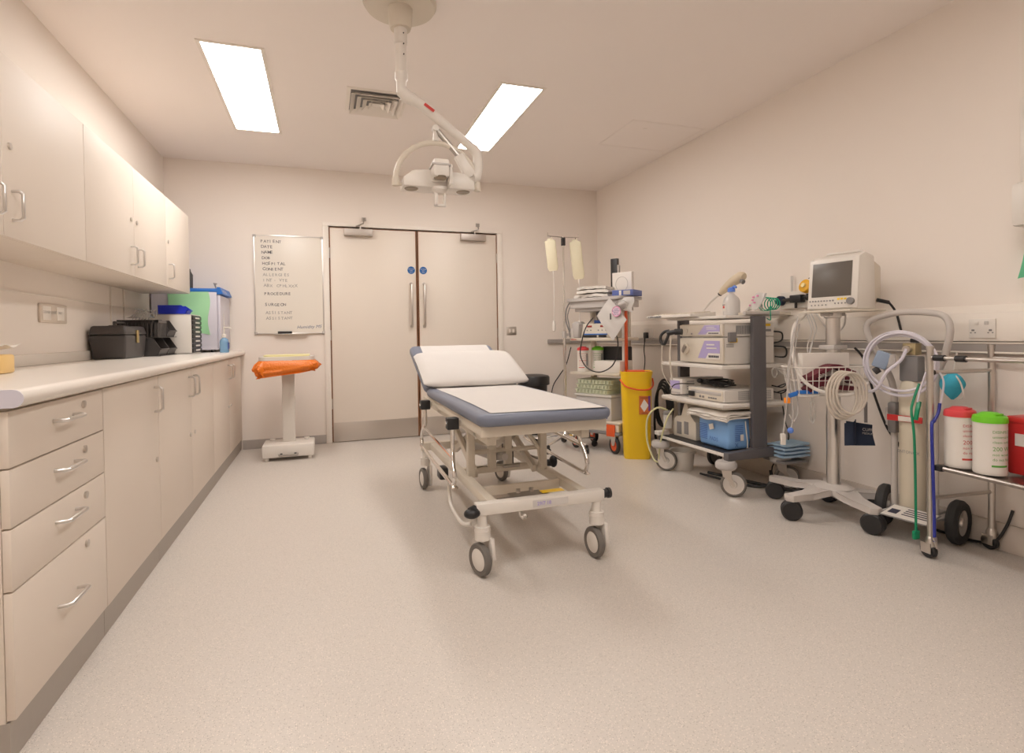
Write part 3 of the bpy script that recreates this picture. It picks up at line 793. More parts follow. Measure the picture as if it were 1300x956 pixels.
# paper sheet draped over mattress, a second over backrest, pillow under it
def psheet(u,v):
    x = -.255+.525*u; y = 2.195+1.26*v
    e = min(u,1-u)*.5
    return (.905+x+.006*math.sin(v*5), y-.03*u*(1-v), .7078+.0012*noise.noise(Vector((x*9,y*5,0)))+.0012)
M().surf(psheet,20,40,.0008).build('couch_paper', PAPER)
tag(bpy.data.objects['couch_paper'],'flat white paper sheet covering the couch mattress','paper sheet')
an = math.radians(20.5)
def PM(lx,ly,lz):
    return Matrix.Translation((.905,2.15+1.295,.678)) @ Matrix.Rotation(an,4,'X') @ Vector((lx,ly,lz))
def headsheet(u,v):      # from the pillow foot over top of backrest
    x = -.235+.51*u; y = .01+.71*v
    z = .038
    if y > .705: z -= (y-.705)*2; y = .705+.008
    return PM(x,y,z+.0015+.001*noise.noise(Vector((x*8,y*8,2))))
M().surf(headsheet,16,24,.0008).build('backrest_paper', PAPER)
tag(bpy.data.objects['backrest_paper'],'white paper strip laid over the top of the raised couch backrest','paper sheet')
# pillow
def pil(u,v):   # closed cushion: u around the section, v along x
    a = 2*PI*u; x = -.34+.69*v
    e = max(0.0, 1-abs(2*v-1)**5)**.4
    y = math.cos(a)*.255*(.86+.14*e); z = abs(math.sin(a))**.75*math.copysign(1,math.sin(a))*(.055 if math.sin(a)>0 else .04)*(.18+.82*e)
    z *= 1+.12*math.cos(a)
    w = .004*noise.noise(Vector((x*6,y*9,z*9)))
    return PM(x+.008, y+.165, z+.082+w)
pl = thing('pillow','plump white paper covered pillow on the couch backrest','pillow',(0,0,0))
pl.location=(.905,3.7,.8)
off = Matrix.Translation((-.905,-3.7,-.8))
k = M().surf(pil,40,28); k.bm.verts.ensure_lookup_table()
bmesh.ops.remove_doubles(k.bm, verts=k.bm.verts, dist=.0004); k.k=0; k.apply(off); k.build('pillow_case', PAPER, pl, sharp=80)
def corner(u,v):
    p = pil(.55+.28*u,.93+.07*v); return (p.x+.0015, p.y-.001, p.z-.002)
k = M().surf(corner,8,8,.001); k.k=0; k.apply(off); k.build('pillow_underside', mat('pale_grey_cover',(.50,.52,.60),.7), pl, label='pale grey underside corner')

# ------------------------------------------------------------------ IV stand
def iv():
    X,Y = 2.035,4.50
    o = thing('drip_stand','tall chrome drip stand with two hooks between couch and corner','drip stand',(X,Y,0))
    m = M(); m.lathe([(.0,.10),(.03,.10),(.032,.14),(.014,.16),(.014,1.0),(.018,1.0),(.018,1.05),(.009,1.06),(.009,1.90),(0,1.90)],n=16); m.build('pole', CHROME, o)
    m = M(); m.lathe([(.0,.995),(.02,.995),(.02,1.055),(0,1.055)],n=16); m.box(.015,.04,-.008,.008,1.01,1.035,b=.003); m.build('clamp_collar', LGREY, o)
    m = M(); m.tube([(-.15,.0,1.93),(-.15,0,1.90),(0,0,1.895),(.15,0,1.90),(.15,0,1.93)],.005,8); m.tube([(-.12,0,1.898),(-.125,0,1.87),(-.11,0,1.86)],.004,6); m.tube([(.12,0,1.90),(.125,0,1.87),(.11,0,1.86)],.004,6); m.build('hook_bar', CHROME, o)
    bx(-.016,.016,-.016,.016,1.82,1.89,b=.004).build('top_clamp', BLACK, o)
    for k in range(5):
        a = math.radians(-75+72*k); c,s = math.cos(a),math.sin(a)
        l = M().tube([(c*.02,s*.02,.12),(c*.15,s*.15,.095),(c*.28,s*.28,.075)],.012,8,radii=[.014,.010]).build('leg', CHROME, o)
        w = M(); w.lathe([(0,-.018),(.02,-.018),(.026,-.012),(.026,.012),(.02,.018),(0,.018)],(c*.28,s*.28,.0262),18,Matrix.Rotation(a+.6,4,'Z')@Matrix.Rotation(PI/2,4,'Y')); w.box(c*.28-.012,c*.28+.012,s*.28-.012,s*.28+.012,.045,.075,b=.003); w.build('castor', BLACK, l)
    def bag(name,lbl,x,ztop,w,h,tilt,tube):
        b = thing('drip_bag',lbl,'drip bag',(X+x,Y-.0,ztop),rz=-.42, group='drip bags on the chrome stand')
        mx = Matrix.Rotation(tilt,4,'Y')
        k = M(); k.mark(); k.surf(lambda u,v:(math.cos(2*PI*u)*w/2*(1-.25*max(0,(v-.85)/.15)**2), math.sin(2*PI*u)*.014*math.sin(PI*min(max(v,.03),.97))**.5, -h*v),24,14)
        k.box(-w*.25,w*.25,-.002,.002,-.02,.02); k.apply(mx); k.build('bag_body', BAGM, b)
        k = M(); e = mx @ Vector((0,0,-h)); k.cyl(e,e+Vector((0,0,-.03)),.006); z = e.z-.02
        k.tube([e,(e.x+.004,0,z-.12),(e.x,0,tube+.06)],.0035,6,sm=4); k.build('giving_line', WPL, b)
        k = M(); k.lathe([(0,tube-.03),(.012,tube-.02),(.016,tube+.03),(.01,tube+.065),(0,tube+.07)],(e.x,0,0),14); k.build('drip_chamber', WPL, b)
    bag('a','drip bag on the left hook of the chrome stand',-.128,1.86,.095,.27,-.10,-.78+.0)
    bag('b','drip bag on the right hook, the one reaching closer to the trolley',.115,1.86,.105,.34,-.10,-.78)
iv()

# ------------------------------------------------------------------ left (far) trolley, local X to its right, local Y backwards
TA = math.radians(-62.7)
def tloc(lx,ly,z):
    v = Matrix.Translation((2.221,4.302,0)) @ Matrix.Rotation(TA,4,'Z') @ Vector((lx,ly,z)); return tuple(v)
def far_trolley():
    o = thing('equipment_trolley','cream shelved trolley with red hubbed wheels in the corner behind the drip stand','trolley',(2.221,4.302,0),TA)
    w = .262
    for z,n in ((.665,0),(.966,0)):
        bx(-w,w,.0,.32,z,z+.026,b=.006).build('shelf', CREAM, o)
    bx(-w,w,0,.34,.252,.27,b=.005).build('shelf', CREAM, o)
    m = M(); m.prism(rr(0,.165,.59,.37,.04), .028, (0,0,1.318), b=.006); m.build('top_tray', LGREY, o)
    m = M(); m.prism(rr(0,.165,.54,.33,.03), .06, (0,0,1.258), b=.006); m.prism(rr(0,.165,.46,.28,.03), .03, (0,0,1.228), b=.004); m.build('tray_underbody', LGREY, o)
    m = M(); m.box(-.235,-.185,.28,.318,.17,1.24,b=.006); m.box(.14,.185,.28,.318,.17,1.24,b=.006); m.build('upright', CREAM, o)
    m = M(); m.box(.225,.25,.10,.16,.19,1.28,b=.004); m.build('side_upright', WPL, o)
    m = M(); m.box(.2625,.277,.085,.115,.40,1.22,b=.003); m.build('red_upright', REDO, o, label='orange red upright strip')
    m = M(); m.box(-w,w,-.01,.34,.160,.186,b=.006); m.build('base', MGREY, o)
    m = M(); m.box(-.245,.245,.005,.33,.187,.2515,b=.004); m.build('drawer', CREAM, o)
    m = M(); m.box(.13,.215,-.012,.0,.150,.25,b=.003); m.build('red_bumper', REDO, o)
    for k,(x,y) in enumerate(((-.22,.02),(.195,.02),(-.23,.31),(.20,.31))):
        m = M(); m.cyl((x,y,.16),(x,y,.145),.022); m.prism([(-.028,.16),(.028,.16),(.012,.075),(-.012,.075)],.008,(x,y+.024,0),(1,0,0),(0,0,1)); m.prism([(-.028,.16),(.028,.16),(.012,.075),(-.012,.075)],.008,(x,y-.022,0),(1,0,0),(0,0,1)); c = m.build('castor', STEEL, o)
        wheel(c,(x,y,.0755),.075,.032,1.1,RUBBER,REDO,'tyre',.66)
    m = M(); m.text('MEDICAL',.014,(-.24,-.0008,.974),(1,0,0),(0,0,1),bold=.0004); m.build('shelf_lettering', INKR, o)
    # dark monitor bracket behind
    m = M(); m.prism([(-.13,.993),(.02,.993),(.06,1.2),(.03,1.228),(-.16,1.228)],.03,(0,.30,0),(1,0,0),(0,0,1)); m.build('dark_back_panel', MGREY, o)
    m = M(); m.box(-.02,.05,.31,.345,1.347,1.71,b=.004); b=m.build('tall_bracket', BLACK, o)
    m = M(); m.box(.052,.062,.31,.345,1.347,1.65,b=.002); m.build('bracket_edge', LGREY, b)
far_trolley()
def on_far(name,label,cat,lx,ly,z,group=None,rz=0): return thing(name,label,cat,tloc(lx,ly,z),TA+rz,group)
# folded cloths on top tray
for i,(lx,ly,w_,h_) in enumerate(((-.06,.165,.36,.03),(-.04,.15,.31,.03),(-.07,.16,.27,.026))):
    k = M().surf(lambda u,v:(-w_/2+w_*u+.01*noise.noise(Vector((u*3,v*3,i))), -.12+.24*v+.018*noise.noise(Vector((u*4,v*3,i+5))), .006*noise.noise(Vector((u*9,v*7,i+9)))+h_*(.55+.45*math.sin(PI*min(max(u,.04),.96))**.3)+.006*noise.noise(Vector((u*5,v*5,i)))),18,12,h_*.8)
    q = k.build('folded_cloth', CLOTHW)
    tag(q, ['folded white cloth at the bottom of the pile on the corner trolley top','folded white cloth in the middle of the pile on the corner trolley top','folded white cloth at the top of the pile on the corner trolley top'][i],'cloth','folded cloths on the corner trolley',tloc(lx,ly,1.350+.036*i),TA+.1*i)
# card with ring behind
o = on_far('white_carton','upright white carton with a round window standing at the back of the corner trolley top','carton',.13,.28,1.347)
bx(-.10,.10,-.02,.02,0,.225,b=.003).build('carton_body', WPL, o)
q = M(); q.tube([(.062*math.cos(t),-.0215,.12+.065*math.sin(t)) for t in [2*PI*i/28 for i in range(28)]],.0022,6,closed=True); q.build('window_ring', LGREY, o)
o = on_far('glove_box','flat blue and white box at the right end of the corner trolley top','box',.235,.16,1.348,rz=.15)
bx(-.085,.105,-.10,.10,0,.05,b=.003).build('carton_body', mat('carton_blue',(.10,.14,.38),.5), o)
bx(.02,.08,-.1012,-.1,.008,.042).build('label_patch', CLEARB if 0 else LGREY, o)
bx(-.02,.0,-.1012,-.1,.005,.045).build('label_patch', WPL, o)
# electrosurgical unit on upper shelf
o = on_far('diathermy_unit','cream diathermy unit with two red displays on the upper shelf of the corner trolley','medical unit',-.01,.19,.993)
q = M(); q.prism([(-.11,0),(-.11,.03),(-.085,.125),(.13,.125),(.13,0)], .30, (-.15,-.04,0),(0,1,0),(0,0,1),b=.004); q.build('case', CREAM, o)
q = M()
for x in (-.07,.07): q.box(x-.025,x+.025,-.004,.0,-.008,.008)
mx = Matrix.Translation((0,-.1315,.10)) @ Matrix.Rotation(math.radians(-14.7),4,'X'); q.apply(mx); q.build('display', LEDR, o)
q = M()
for x in (-.09,-.05,.03,.07,.11): q.cyl((x,-.001,0),(x,-.006,0),.006,n=10)
q.apply(Matrix.Translation((0,-.139,.065)) @ Matrix.Rotation(math.radians(-14.7),4,'X')); q.build('button', MGREY, o)
q = M(); q.box(-.13,.02,-.158,-.149,.004,.024,b=.002); q.box(.04,.12,-.158,-.149,.004,.024,b=.002); q.build('socket_row', BLACK, o)
q = M(); q.box(-.12,.13,-.1525,-.151,.026,.036); q.build('blue_stripe', BLUET, o)
o = on_far('blue_unit','low blue box lying on top of the diathermy unit','box',.07,.17,1.1195)
bx(-.11,.09,-.10,.10,0,.028,b=.003).build('case', mat('deep_blue_case',(.01,.05,.22),.45), o)
o = on_far('yellow_box','bright yellow box wedged on top of the low blue box','box',.10,.17,1.1485)
k=M(); k.prism([(-.09,0),(.09,0),(.075,.040),(-.03,.046),(-.095,.03)],.12,(0,.06,0),(1,0,0),(0,0,1),b=.004); k.build('case', YELLOW, o)
o = on_far('hand_switch_box','grey rounded hand switch box standing left of the diathermy unit','switch box',-.20,.12,.993)
k=M(); k.prism([(-.03,0),(.035,0),(.045,.12),(.01,.15),(-.035,.13)],.12,(0,.0,0),(1,0,0),(0,0,1),b=.01); k.build('case', LGREY, o)
o = on_far('small_carton','small white carton at the front left corner of the upper trolley shelf','carton',-.245,-.00,.993)
k=bx(-.012,.03,.0,.03,.0,.085,b=.003); k.build('carton_body', WPL, o)
# cables at left hand side of the trolley
k=M()
k.tube([tloc(-.29,.05,1.32),tloc(-.31,.02,1.25),tloc(-.30,.0,1.15),tloc(-.26,-.01,1.06),tloc(-.24,-.02,1.0)],.006,8,sm=6)
k.tube([tloc(-.27,.05,1.32),tloc(-.28,.0,1.2),tloc(-.26,-.01,1.12),tloc(-.25,-.01,1.05)],.005,8,sm=6)
tag(k.build('grey_leads', MGREY),'grey leads hanging at the left side of the corner trolley','cable')
k=M(); k.tube([tloc(-.02,.03,1.17),tloc(-.06,-.02,1.09),tloc(-.10,-.035,.96),tloc(-.11,-.04,.83),tloc(-.03,-.05,.73),tloc(.10,-.05,.70),tloc(.22,-.04,.76),tloc(.265,-.03,.88),tloc(.255,-.02,1.0),tloc(.19,-.02,1.1),tloc(.10,-.01,1.18)],.0052,8,sm=8)
tag(k.build('black_loop_cable', BLACK),'black cable hanging in a large loop in front of the corner trolley shelves','cable')
# wipes tubs
def tub(name, label, loc, r, h, lidm, band, rz=0, group=None, scale=1, txt=True):
    o = thing('wipes_tub', label, 'wipes tub', loc, rz, group)
    M().lathe([(0,0),(r*.96,0),(r,.006),(r,h*.06),(r*.985,h*.08),(r*.985,h*.80),(r,h*.82),(r*1.0,h*.84),(0,h*.84)],n=36).build('tub_body', WPL, o)
    l = M().lathe([(r*.9,h*.835),(r*1.04,h*.835),(r*1.05,h*.87),(r*1.0,h*.93),(r*.90,h*.945),(r*.80,h*.94),(r*.5,h*.99),(0,h)],n=36)
    lo = l.build('lid', lidm, o); M().box(-r*.35,r*.35,-r*.7,-r*.1,h*.955,h*.985,b=.002).build('lid_flap', lidm, lo)
    def cyl_patch(a0,a1,z0,z1,m,nm,rr_=1.002):
        k = M(); k.surf(lambda u,v:(r*rr_*.99*math.cos(a0+(a1-a0)*u), r*rr_*.99*math.sin(a0+(a1-a0)*u), z0+(z1-z0)*v),14,1,.0006); return k.build(nm,m,o)
    cyl_patch(-2.4,-1.3,h*.14,h*.17,band,'label_band')
    cyl_patch(-.95,-.6,h*.22,h*.7,INKG,'label_block')
    if txt:
        k = M(); rows=[('Clinell',.62,.2),('Universal',.52,.15),('Wipes',.45,.15),('Sanitising',.36,.12),('disinfects',.30,.1)]
        rows=[('DISINFECTANT',.68,.10),('universal wipes',.60,.10),('cleans surfaces',.52,.09),('200 WIPES',.40,.15),('non woven',.32,.10),('do not flush',.24,.10)]
        for s,zz,sz in rows:
            k.mark(); k.text(s, sz*h*.62,(0,0,0),(1,0,0),(0,0,1),th=0)
            for v in k.bm.verts[k.k:] if False else list(k.bm.verts)[k.k:]:
                a = -2.35+v.co.x/r; v.co = Vector((r*.992*math.cos(a), r*.992*math.sin(a), h*zz+v.co.z))
        k.build('label_lettering', band, o)
    return o
p = tloc(-.165,.07,.692); tub('a','red lidded white wipes tub on the middle shelf of the corner trolley',p,.052,.225,PINKR,INKR,TA+.6)
p = tloc(-.075,.17,.692); tub('b','green lidded white wipes tub behind the red one on the corner trolley',p,.052,.225,GREENP,mat('ink_green',(.1,.35,.05),.6),TA+.6)
o = on_far('tissue_carton','long white carton on the middle shelf of the corner trolley','carton',.125,.12,.692); bx(-.13,.13,-.10,.10,0,.10,b=.003).build('carton_body', WPL, o)
o = on_far('dark_monitor_box','black box with cables at the back of the middle trolley shelf','box',.07,.26,.692); bx(-.12,.13,-.06,.05,0,.22,b=.01).build('case', BLACK, o)
o = on_far('poster_card','small printed card leaning behind the green lidded tub','card',-.0,.245,.692); bx(-.045,.04,-.004,.004,0,.16).build('card_board', LGREY, o); bx(-.02,.02,-.0055,-.004,.06,.12).build('printed_block', INKP, o)
# trays at lower shelf
for i in range(3):
    o = on_far('instrument_tray',['pale green instrument tray at the bottom of the pile in the lower corner trolley','pale green instrument tray in the middle of the pile in the lower corner trolley','pale green instrument tray at the top of the pile in the lower corner trolley'][i],'tray',-.06+.012*i,.17,.497+.043*i,group='trays in the corner trolley',rz=.04*i)
    k=M(); k.prism(rr(0,0,.36,.26,.03),.006,(0,0,0)); k.prism(rr(0,0,.38,.28,.03),.004,(0,0,.034))
    for q_ in range(9): k.cyl((-.15+.037*q_,-.135,.008),(-.15+.037*q_,-.135,.034),.008,n=8)
    k.box(-.17,.17,-.128,.12,.006,.034,b=.004); k.build('tray_body', mat('pale_green_tray',(.62,.66,.50),.5), o)
o = on_far('clear_storage_box','clear plastic storage box with blue packets on the corner trolley bottom shelf','storage box',-.04,.18,.2705)
bx(-.19,.19,-.14,.14,.0,.20,b=.01).build('box_body', FROST, o); bx(-.20,.20,-.15,.15,.201,.224,b=.006).build('lid', mat('frosted_lid',(.62,.60,.56),.4), o)
bx(-.17,-.10,-.1425,-.14,.02,.13).build('label_patch', INKL, o); bx(-.09,.04,-.1425,-.14,.06,.12).build('label_patch', WPL, o); bx(.05,.15,-.1425,-.14,.02,.09).build('label_patch', mat('packet_blue',(.08,.10,.38),.5), o)
# hanging paper with pink sticker, clear tubing bag
o = on_far('hanging_paper_bag','white paper bag with a round pink sticker hung corner down on the corner trolley','paper bag',.235,-.065,1.31)
k=M(); cpts=[(0,0),(.13,-.16),(.0,-.325),(-.125,-.125)]
def pap(u,v):
    a=Vector((0,0)); A,B,C_,D_=[Vector(q) for q in ((-.02,.02),(.145,-.17),(.01,-.345),(-.15,-.13))]
    q=A*(1-u)*(1-v)+B*u*(1-v)+C_*u*v+D_*(1-u)*v
    return (q.x, -.012*math.sin(PI*u)*math.sin(PI*v)-.006*noise.noise(Vector((u*4,v*4,1))), q.y)
k.surf(pap,16,16,.002); k.build('paper', PAPER, o)
k=M(); k.lathe([(0,0),(.044,0),(.044,.0015),(0,.0015)],(.06,-.024,-.10),28,'Y'); k.k=0; s_=k.build('round_sticker', mat('sticker_pink',(.80,.62,.70),.6), o, label='round pink bordered sticker')
k=M(); k.tube([(.06+.04*math.cos(t),-.0245,-.10+.04*math.sin(t)) for t in [2*PI*i/28 for i in range(28)]],.003,6,closed=True); k.build('sticker_border', INKP, s_)
k=M()
for i,s__ in enumerate(('CLEAN','EQUIPMENT','READY','FOR USE')): k.text(s__,.014,(.06,-.0262,-.085-.015*i),(1,0,0),(0,0,1),align='CENTER')
k.build('lettering', INKB, s_)
bx(.0,.008,-.026,-.024,-.165,-.115).build('ink_mark', BLACK, o)
o = on_far('oxygen_mask_pouch','crumpled clear pouch of tubing at the right corner of the corner trolley top','pouch',.29,.03,1.30)
k=M(); k.surf(lambda u,v:(-.07+.17*u+.01*math.sin(v*6),-.01-.035*math.sin(PI*u)*math.sin(PI*v)-.006*math.sin(u*11+v*5),.03-.13*v*(.6+.4*u)),14,12,.0015); k.build('pouch_film', FROST, o)
k=M(); k.tube([(.06*math.cos(t)+.01,-.05,-.04+.045*math.sin(t)) for t in [2*PI*i/20 for i in range(20)]],.003,6,closed=True); k.build('coiled_tube', CLEAR, o)

# ------------------------------------------------------------------ sharps bin
def sharps():
    o = thing('sharps_bin','tall yellow sharps bin with an orange handle beside the corner trolley','sharps bin',(2.443,3.977,0),math.radians(-28))
    pr = rr(0,0,.245,.23,.055,5)
    t = bmesh.new(); rings=[]
    for z,s in ((0,.86),(.01,.88),(.62,1.0),(.68,1.02),(.70,1.06),(.715,1.06),(.715,.98),(.70,.96)): rings.append([t.verts.new((x*s,y*s,z)) for x,y in pr])
    n=len(pr)
    for A,B in zip(rings,rings[1:]):
        for i in range(n): t.faces.new([A[i],A[(i+1)%n],B[(i+1)%n],B[i]])
    t.faces.new(rings[0][::-1]); m=M(); m._add(t); m.build('bin_body', YELLOW, o, sharp=40)
    m=M(); m.prism([(x*.95,y*.95) for x,y in pr],.012,(0,0,.695)); m.box(-.07,.07,-.05,.05,.707,.722,b=.006); m.build('lid', REDO, o)
    m=M(); m.tube([(-.13,-.05,.645),(-.09,-.135,.60),(0,-.155,.575),(.09,-.14,.575),(.133,-.05,.60),(.135,.02,.65)],.007,8,sm=6); m.build('carry_handle', REDO, o)
    l=bx(.015,.105,-.121,-.1175,.37,.52).build('warning_label', mat('label_orange',(.62,.16,.03),.5), o, label='orange and purple warning label')
    k=M(); k.prism([(0,.05),(.035,0),(0,-.055),(-.03,-.01)],.0008,(.055,-.1212,.445),(1,0,0),(0,0,1)); k.build('white_diamond', WPL, l)
    bx(.088,.105,-.1225,-.121,.40,.52).build('purple_edge', mat('ink_purple',(.18,.05,.25),.5), l)
    k=M(); k.text('DANGER',.016,(.058,-.1216,.50),(1,0,0),(0,0,1),align='CENTER'); k.text('SHARPS',.014,(.058,-.1216,.378),(1,0,0),(0,0,1),align='CENTER'); k.build('lettering', BLACK, l)
sharps()

# plug and cable in the trunking, and a black hose coil behind the sharps bin
o=thing('black_plug','black mains plug in the trunking socket above the sharps bin','plug',(XR-.05,4.53,1.005))
q=M(); q.box(-.035,-.001,-.025,.025,-.028,.028,b=.008); q.tube([(-.03,0,-.02),(-.032,0,-.06)],.008,8); q.build('plug_body', BLACK, o)
q=M(); q.tube([(-.032,0,-.055),(-.034,.01,-.14),(-.032,0,-.24),(-.034,.015,-.36),(-.036,.01,-.55),(-.05,0,-.80)],.005,8,sm=5); q.build('cord', BLACK, o)
o=thing('socket_plate','double socket face plate on the trunking above the sharps bin','socket',(XR-.05,4.51,1.03)); bx(-.006,0,-.075,.075,-.042,.042,b=.002).build('face_plate', WPL, o)
q=M(); random.seed(5)
for i in range(4): q.tube([(2.86-.012*i, 4.18+(.15-.012*i)*math.cos(t)*.8, .40-.01*i+(.21-.014*i)*math.sin(t)) for t in [2*PI*j/28 for j in range(28)]],.011,8,closed=True)
q.tube([(2.86,4.33,.35),(2.87,4.36,.2),(2.87,4.34,.05),(2.86,4.25,.012),(2.80,4.2,.012)],.011,8,sm=6)
tag(q.build('coiled_black_hose', RUBBER),'coil of thick black hose hanging behind the yellow sharps bin','hose')
q=M(); q.tube([(2.30,5.56,.006),(2.34,5.575,.25),(2.38,5.585,.45),(2.46,5.585,.57),(2.54,5.585,.68),(2.60,5.575,.88)],.006,6,sm=6); tag(q.build('thin_black_cable', BLACK),'thin black cable running up behind the drip stand','cable')
# ------------------------------------------------------------------ endoscopy trolley: local X = towards the camera (world -Y), local Y = towards the wall (world +X)
EX, EY = 2.37, 3.175
EA = -PI/2
def eloc(lx,ly,z): return (EX+ly, EY-lx, z)
def on_e(name,label,cat,lx,ly,z,group=None,rz=0): return thing(name,label,cat,eloc(lx,ly,z),EA+rz,group)
def endo():
    o = thing('endoscopy_trolley','large endoscopy trolley with dark grey side column and big grey castors by the wall','trolley',(EX,EY,0),EA)
    for z in (.545,.792): bx(-.335,.335,.0,.52,z,z+.024,b=.005).build('shelf', WPL, o)
    for z in (.534,): bx(-.325,.325,.012,.50,z,z+.010,b=.002).build('shelf_lip', CREAM, o)
    m = M(); m.box(-.335,.335,.0,.50,.240,.262,b=.004); m.build('base_tray', WPL, o)
    m = M(); m.box(-.325,.325,.006,.49,.2625,.2665); m.build('base_mat', BLACK, o)
    m = M(); m.box(-.30,.335,.03,.46,1.118,1.136,b=.004); m.build('top_shelf', WPL, o)
    m = M(); m.box(.20,.335,.20,.56,1.137,1.157,b=.005); m.build('top_side_shelf', CREAM, o)
    m = M(); m.cyl((.345,.165,1.15),(.345,.44,1.15),.013,n=14); m.build('push_handle', HANDLEG, o)
    m = M(); m.prism([(.205,.235),(.32,.235),(.315,1.13),(.215,1.13)],.03,(.338,0,0),(0,1,0),(0,0,1),b=.004); 
    m.prism([(.0,.222),(.43,.222),(.43,.275),(.33,.285),(.20,.285),(.18,.276),(.0,.270)],.045,(.336,0,0),(0,1,0),(0,0,1),b=.004)
    m.build('side_column', DGREY, o)
    m = M(); m.box(-.37,-.338,.17,.26,.235,1.13,b=.004); m.box(-.375,-.338,.0,.43,.222,.262,b=.005); m.build('side_column', DGREY, o)
    m = M(); m.box(-.40,-.345,-.02,.08,.262,.292,b=.004); m.build('corner_plate', WPL, o)
    for k,(x,y,yw,dk) in enumerate(((-.35,-.0,-.75,0),(.36,-.0,-.65,0),(-.33,.44,.2,1),(.36,.43,-.5,0))):
        m = M(); m.lathe([(0,.172),(.055,.172),(.066,.185),(.066,.205),(.055,.2215),(0,.2215)],(x,y,0),24); c=m.build('castor_bumper', LGREY, o)
        ax = Matrix.Translation((x,y,0)) @ Matrix.Rotation(yw,4,'Z')
        m = M()
        for s in (-1,1):
            m.mark(); m.prism([(-.03,.175),(.03,.175),(.03,.12),(.052,.075),(.036,.068),(.008,.11),(-.02,.13)],.005,(s*.026+.0025,.0,0),(0,1,0),(0,0,1)); m.apply(ax)
        m.build('fork', STEEL, c)
        cc = ax @ Vector((0,.042,.0785))
        wheel(c,tuple(cc),.078,.034,yw, BLACK if dk else GRUB, MGREY if dk else ALU,'tyre',.80)
    m = M(); m.text('ENDOSCOPY',.02,(-.15,.0,.80),(1,0,0),(0,0,1)); m.bm.free()
endo()
# processors
def processor(name,label,z,h,wd):
    o = on_e('video_processor',label,'medical unit',.055,.055,z,group='stacked processors on the endoscopy trolley')
    bx(-.225,.225,.012,.41,.004,h,b=.004).build('case', WPL, o)
    for x in (-.18,.18):
        for y in (.05,.37): M().cyl((x,y,0),(x,y,.006),.014,n=12).build('foot', BLACK, o)
    f = bx(-.225,.225,-.006,.011,.008,h-.004,b=.006).build('front_panel', CREAM, o)
    zs = h
    k = M(); k.prism([(-.02,.22*zs),(.20,.22*zs),(.20,.88*zs),(.05,.88*zs)],.0012,(0,-.0075,0),(1,0,0),(0,0,1)); 
    k.build('lilac_graphic', INKL, f)
    k = M(); k.prism([(.06,.20*zs),(.205,.20*zs),(.205,.42*zs),(.09,.42*zs)],.0012,(0,-.009,0),(1,0,0),(0,0,1)); k.build('button_panel', WPL, f)
    k = M()
    for i in range(6): k.box(.095+.017*i,.106+.017*i,-.0125,-.010,.26*zs,.34*zs)
    k.build('buttons', INK, f)
    k = M()
    for i in range(2): k.box(.07,.17-.02*i,-.0098,-.0088,(.58+.13*i)*zs,(.63+.13*i)*zs)
    k.build('pale_stripe', WPL, f)
    # side grille (facing the camera)
    k = M()
    if h < .12:
        for i in range(12): k.box(.2255,.2270,.10+.012*i,.107+.012*i,.02,.075)
        k.box(.2255,.227,.29,.385,.035,.05)
    else:
        pass
        k.box(.2255,.2270,.02,.08,.115,.118); k.box(.2255,.2270,.02,.08,.123,.126); k.box(.2255,.2270,.02,.08,.131,.134)
    k.build('side_vent', MGREY, o)
    return o,f
pz = .8165
o,f = processor('p','lower and taller of the two stacked processors on the endoscopy trolley',pz,.178,.45)
k=M(); k.cyl((-.15,-.006,.10),(-.15,-.022,.10),.038,n=28); k.build('scope_socket', CREAM, f)
k=M(); k.mark(); k.box(-.012,.012,-.012,0,-.028,.028,b=.003); k.apply(Matrix.Translation((-.15,-.022,.10)) @ Matrix.Rotation(.6,4,'Y')); k.build('lever', DSTEEL, f)
k=bx(.2255,.2268,.05,.11,.145,.172); k.build('yellow_label', YELLOW, o)
o,f = processor('p','upper and flatter of the two stacked processors on the endoscopy trolley',pz+.179,.092,.45)
k=M(); k.box(-.09,-.075,-.0125,-.010,.02,.03); k.build('button', INKG, f)
k=bx(.2255,.2268,.33,.38,.07,.086); k.build('yellow_label', YELLOW, o)
k=M(); k.cyl((-.15,-.006,.045),(-.15,-.012,.045),.02); k.build('scope_socket', CREAM, f)
o = on_e('cable_clip','small grey clip hooked between the two processors','clip',.297,.115,.965); bx(-.014,.002,-.03,.03,0,.062,b=.004).build('clip_body', MGREY, o)
o = thing('light_guide_connector','black light guide connector and strap looped at the left of the processors','connector',eloc(-.06,-.01,1.035),EA)
k=M(); k.cyl((.0,.0,.0),(-.04,-.03,-.0),.022); k.cyl((-.04,-.03,0),(-.085,-.06,-.01),.017); k.build('connector_body', BLACK, o)
k=M(); k.tube([(-.08,-.05,.01),(-.11,-.07,.0),(-.125,-.09,-.03),(-.12,-.09,-.075),(-.095,-.08,-.085),(-.08,-.07,-.05),(-.075,-.06,-.02)],.010,8,sm=5); k.build('strap', BLACK, o)
k=M(); k.tube([(-.11,-.09,-.08),(-.115,-.09,-.25),(-.10,-.07,-.33),(-.08,-.03,-.40)],.003,6,sm=5); k.tube([(-.06,-.05,-.03),(-.06,-.06,-.2),(-.05,-.05,-.34)],.006,6,sm=5); k.build('cord', CREAM, o)
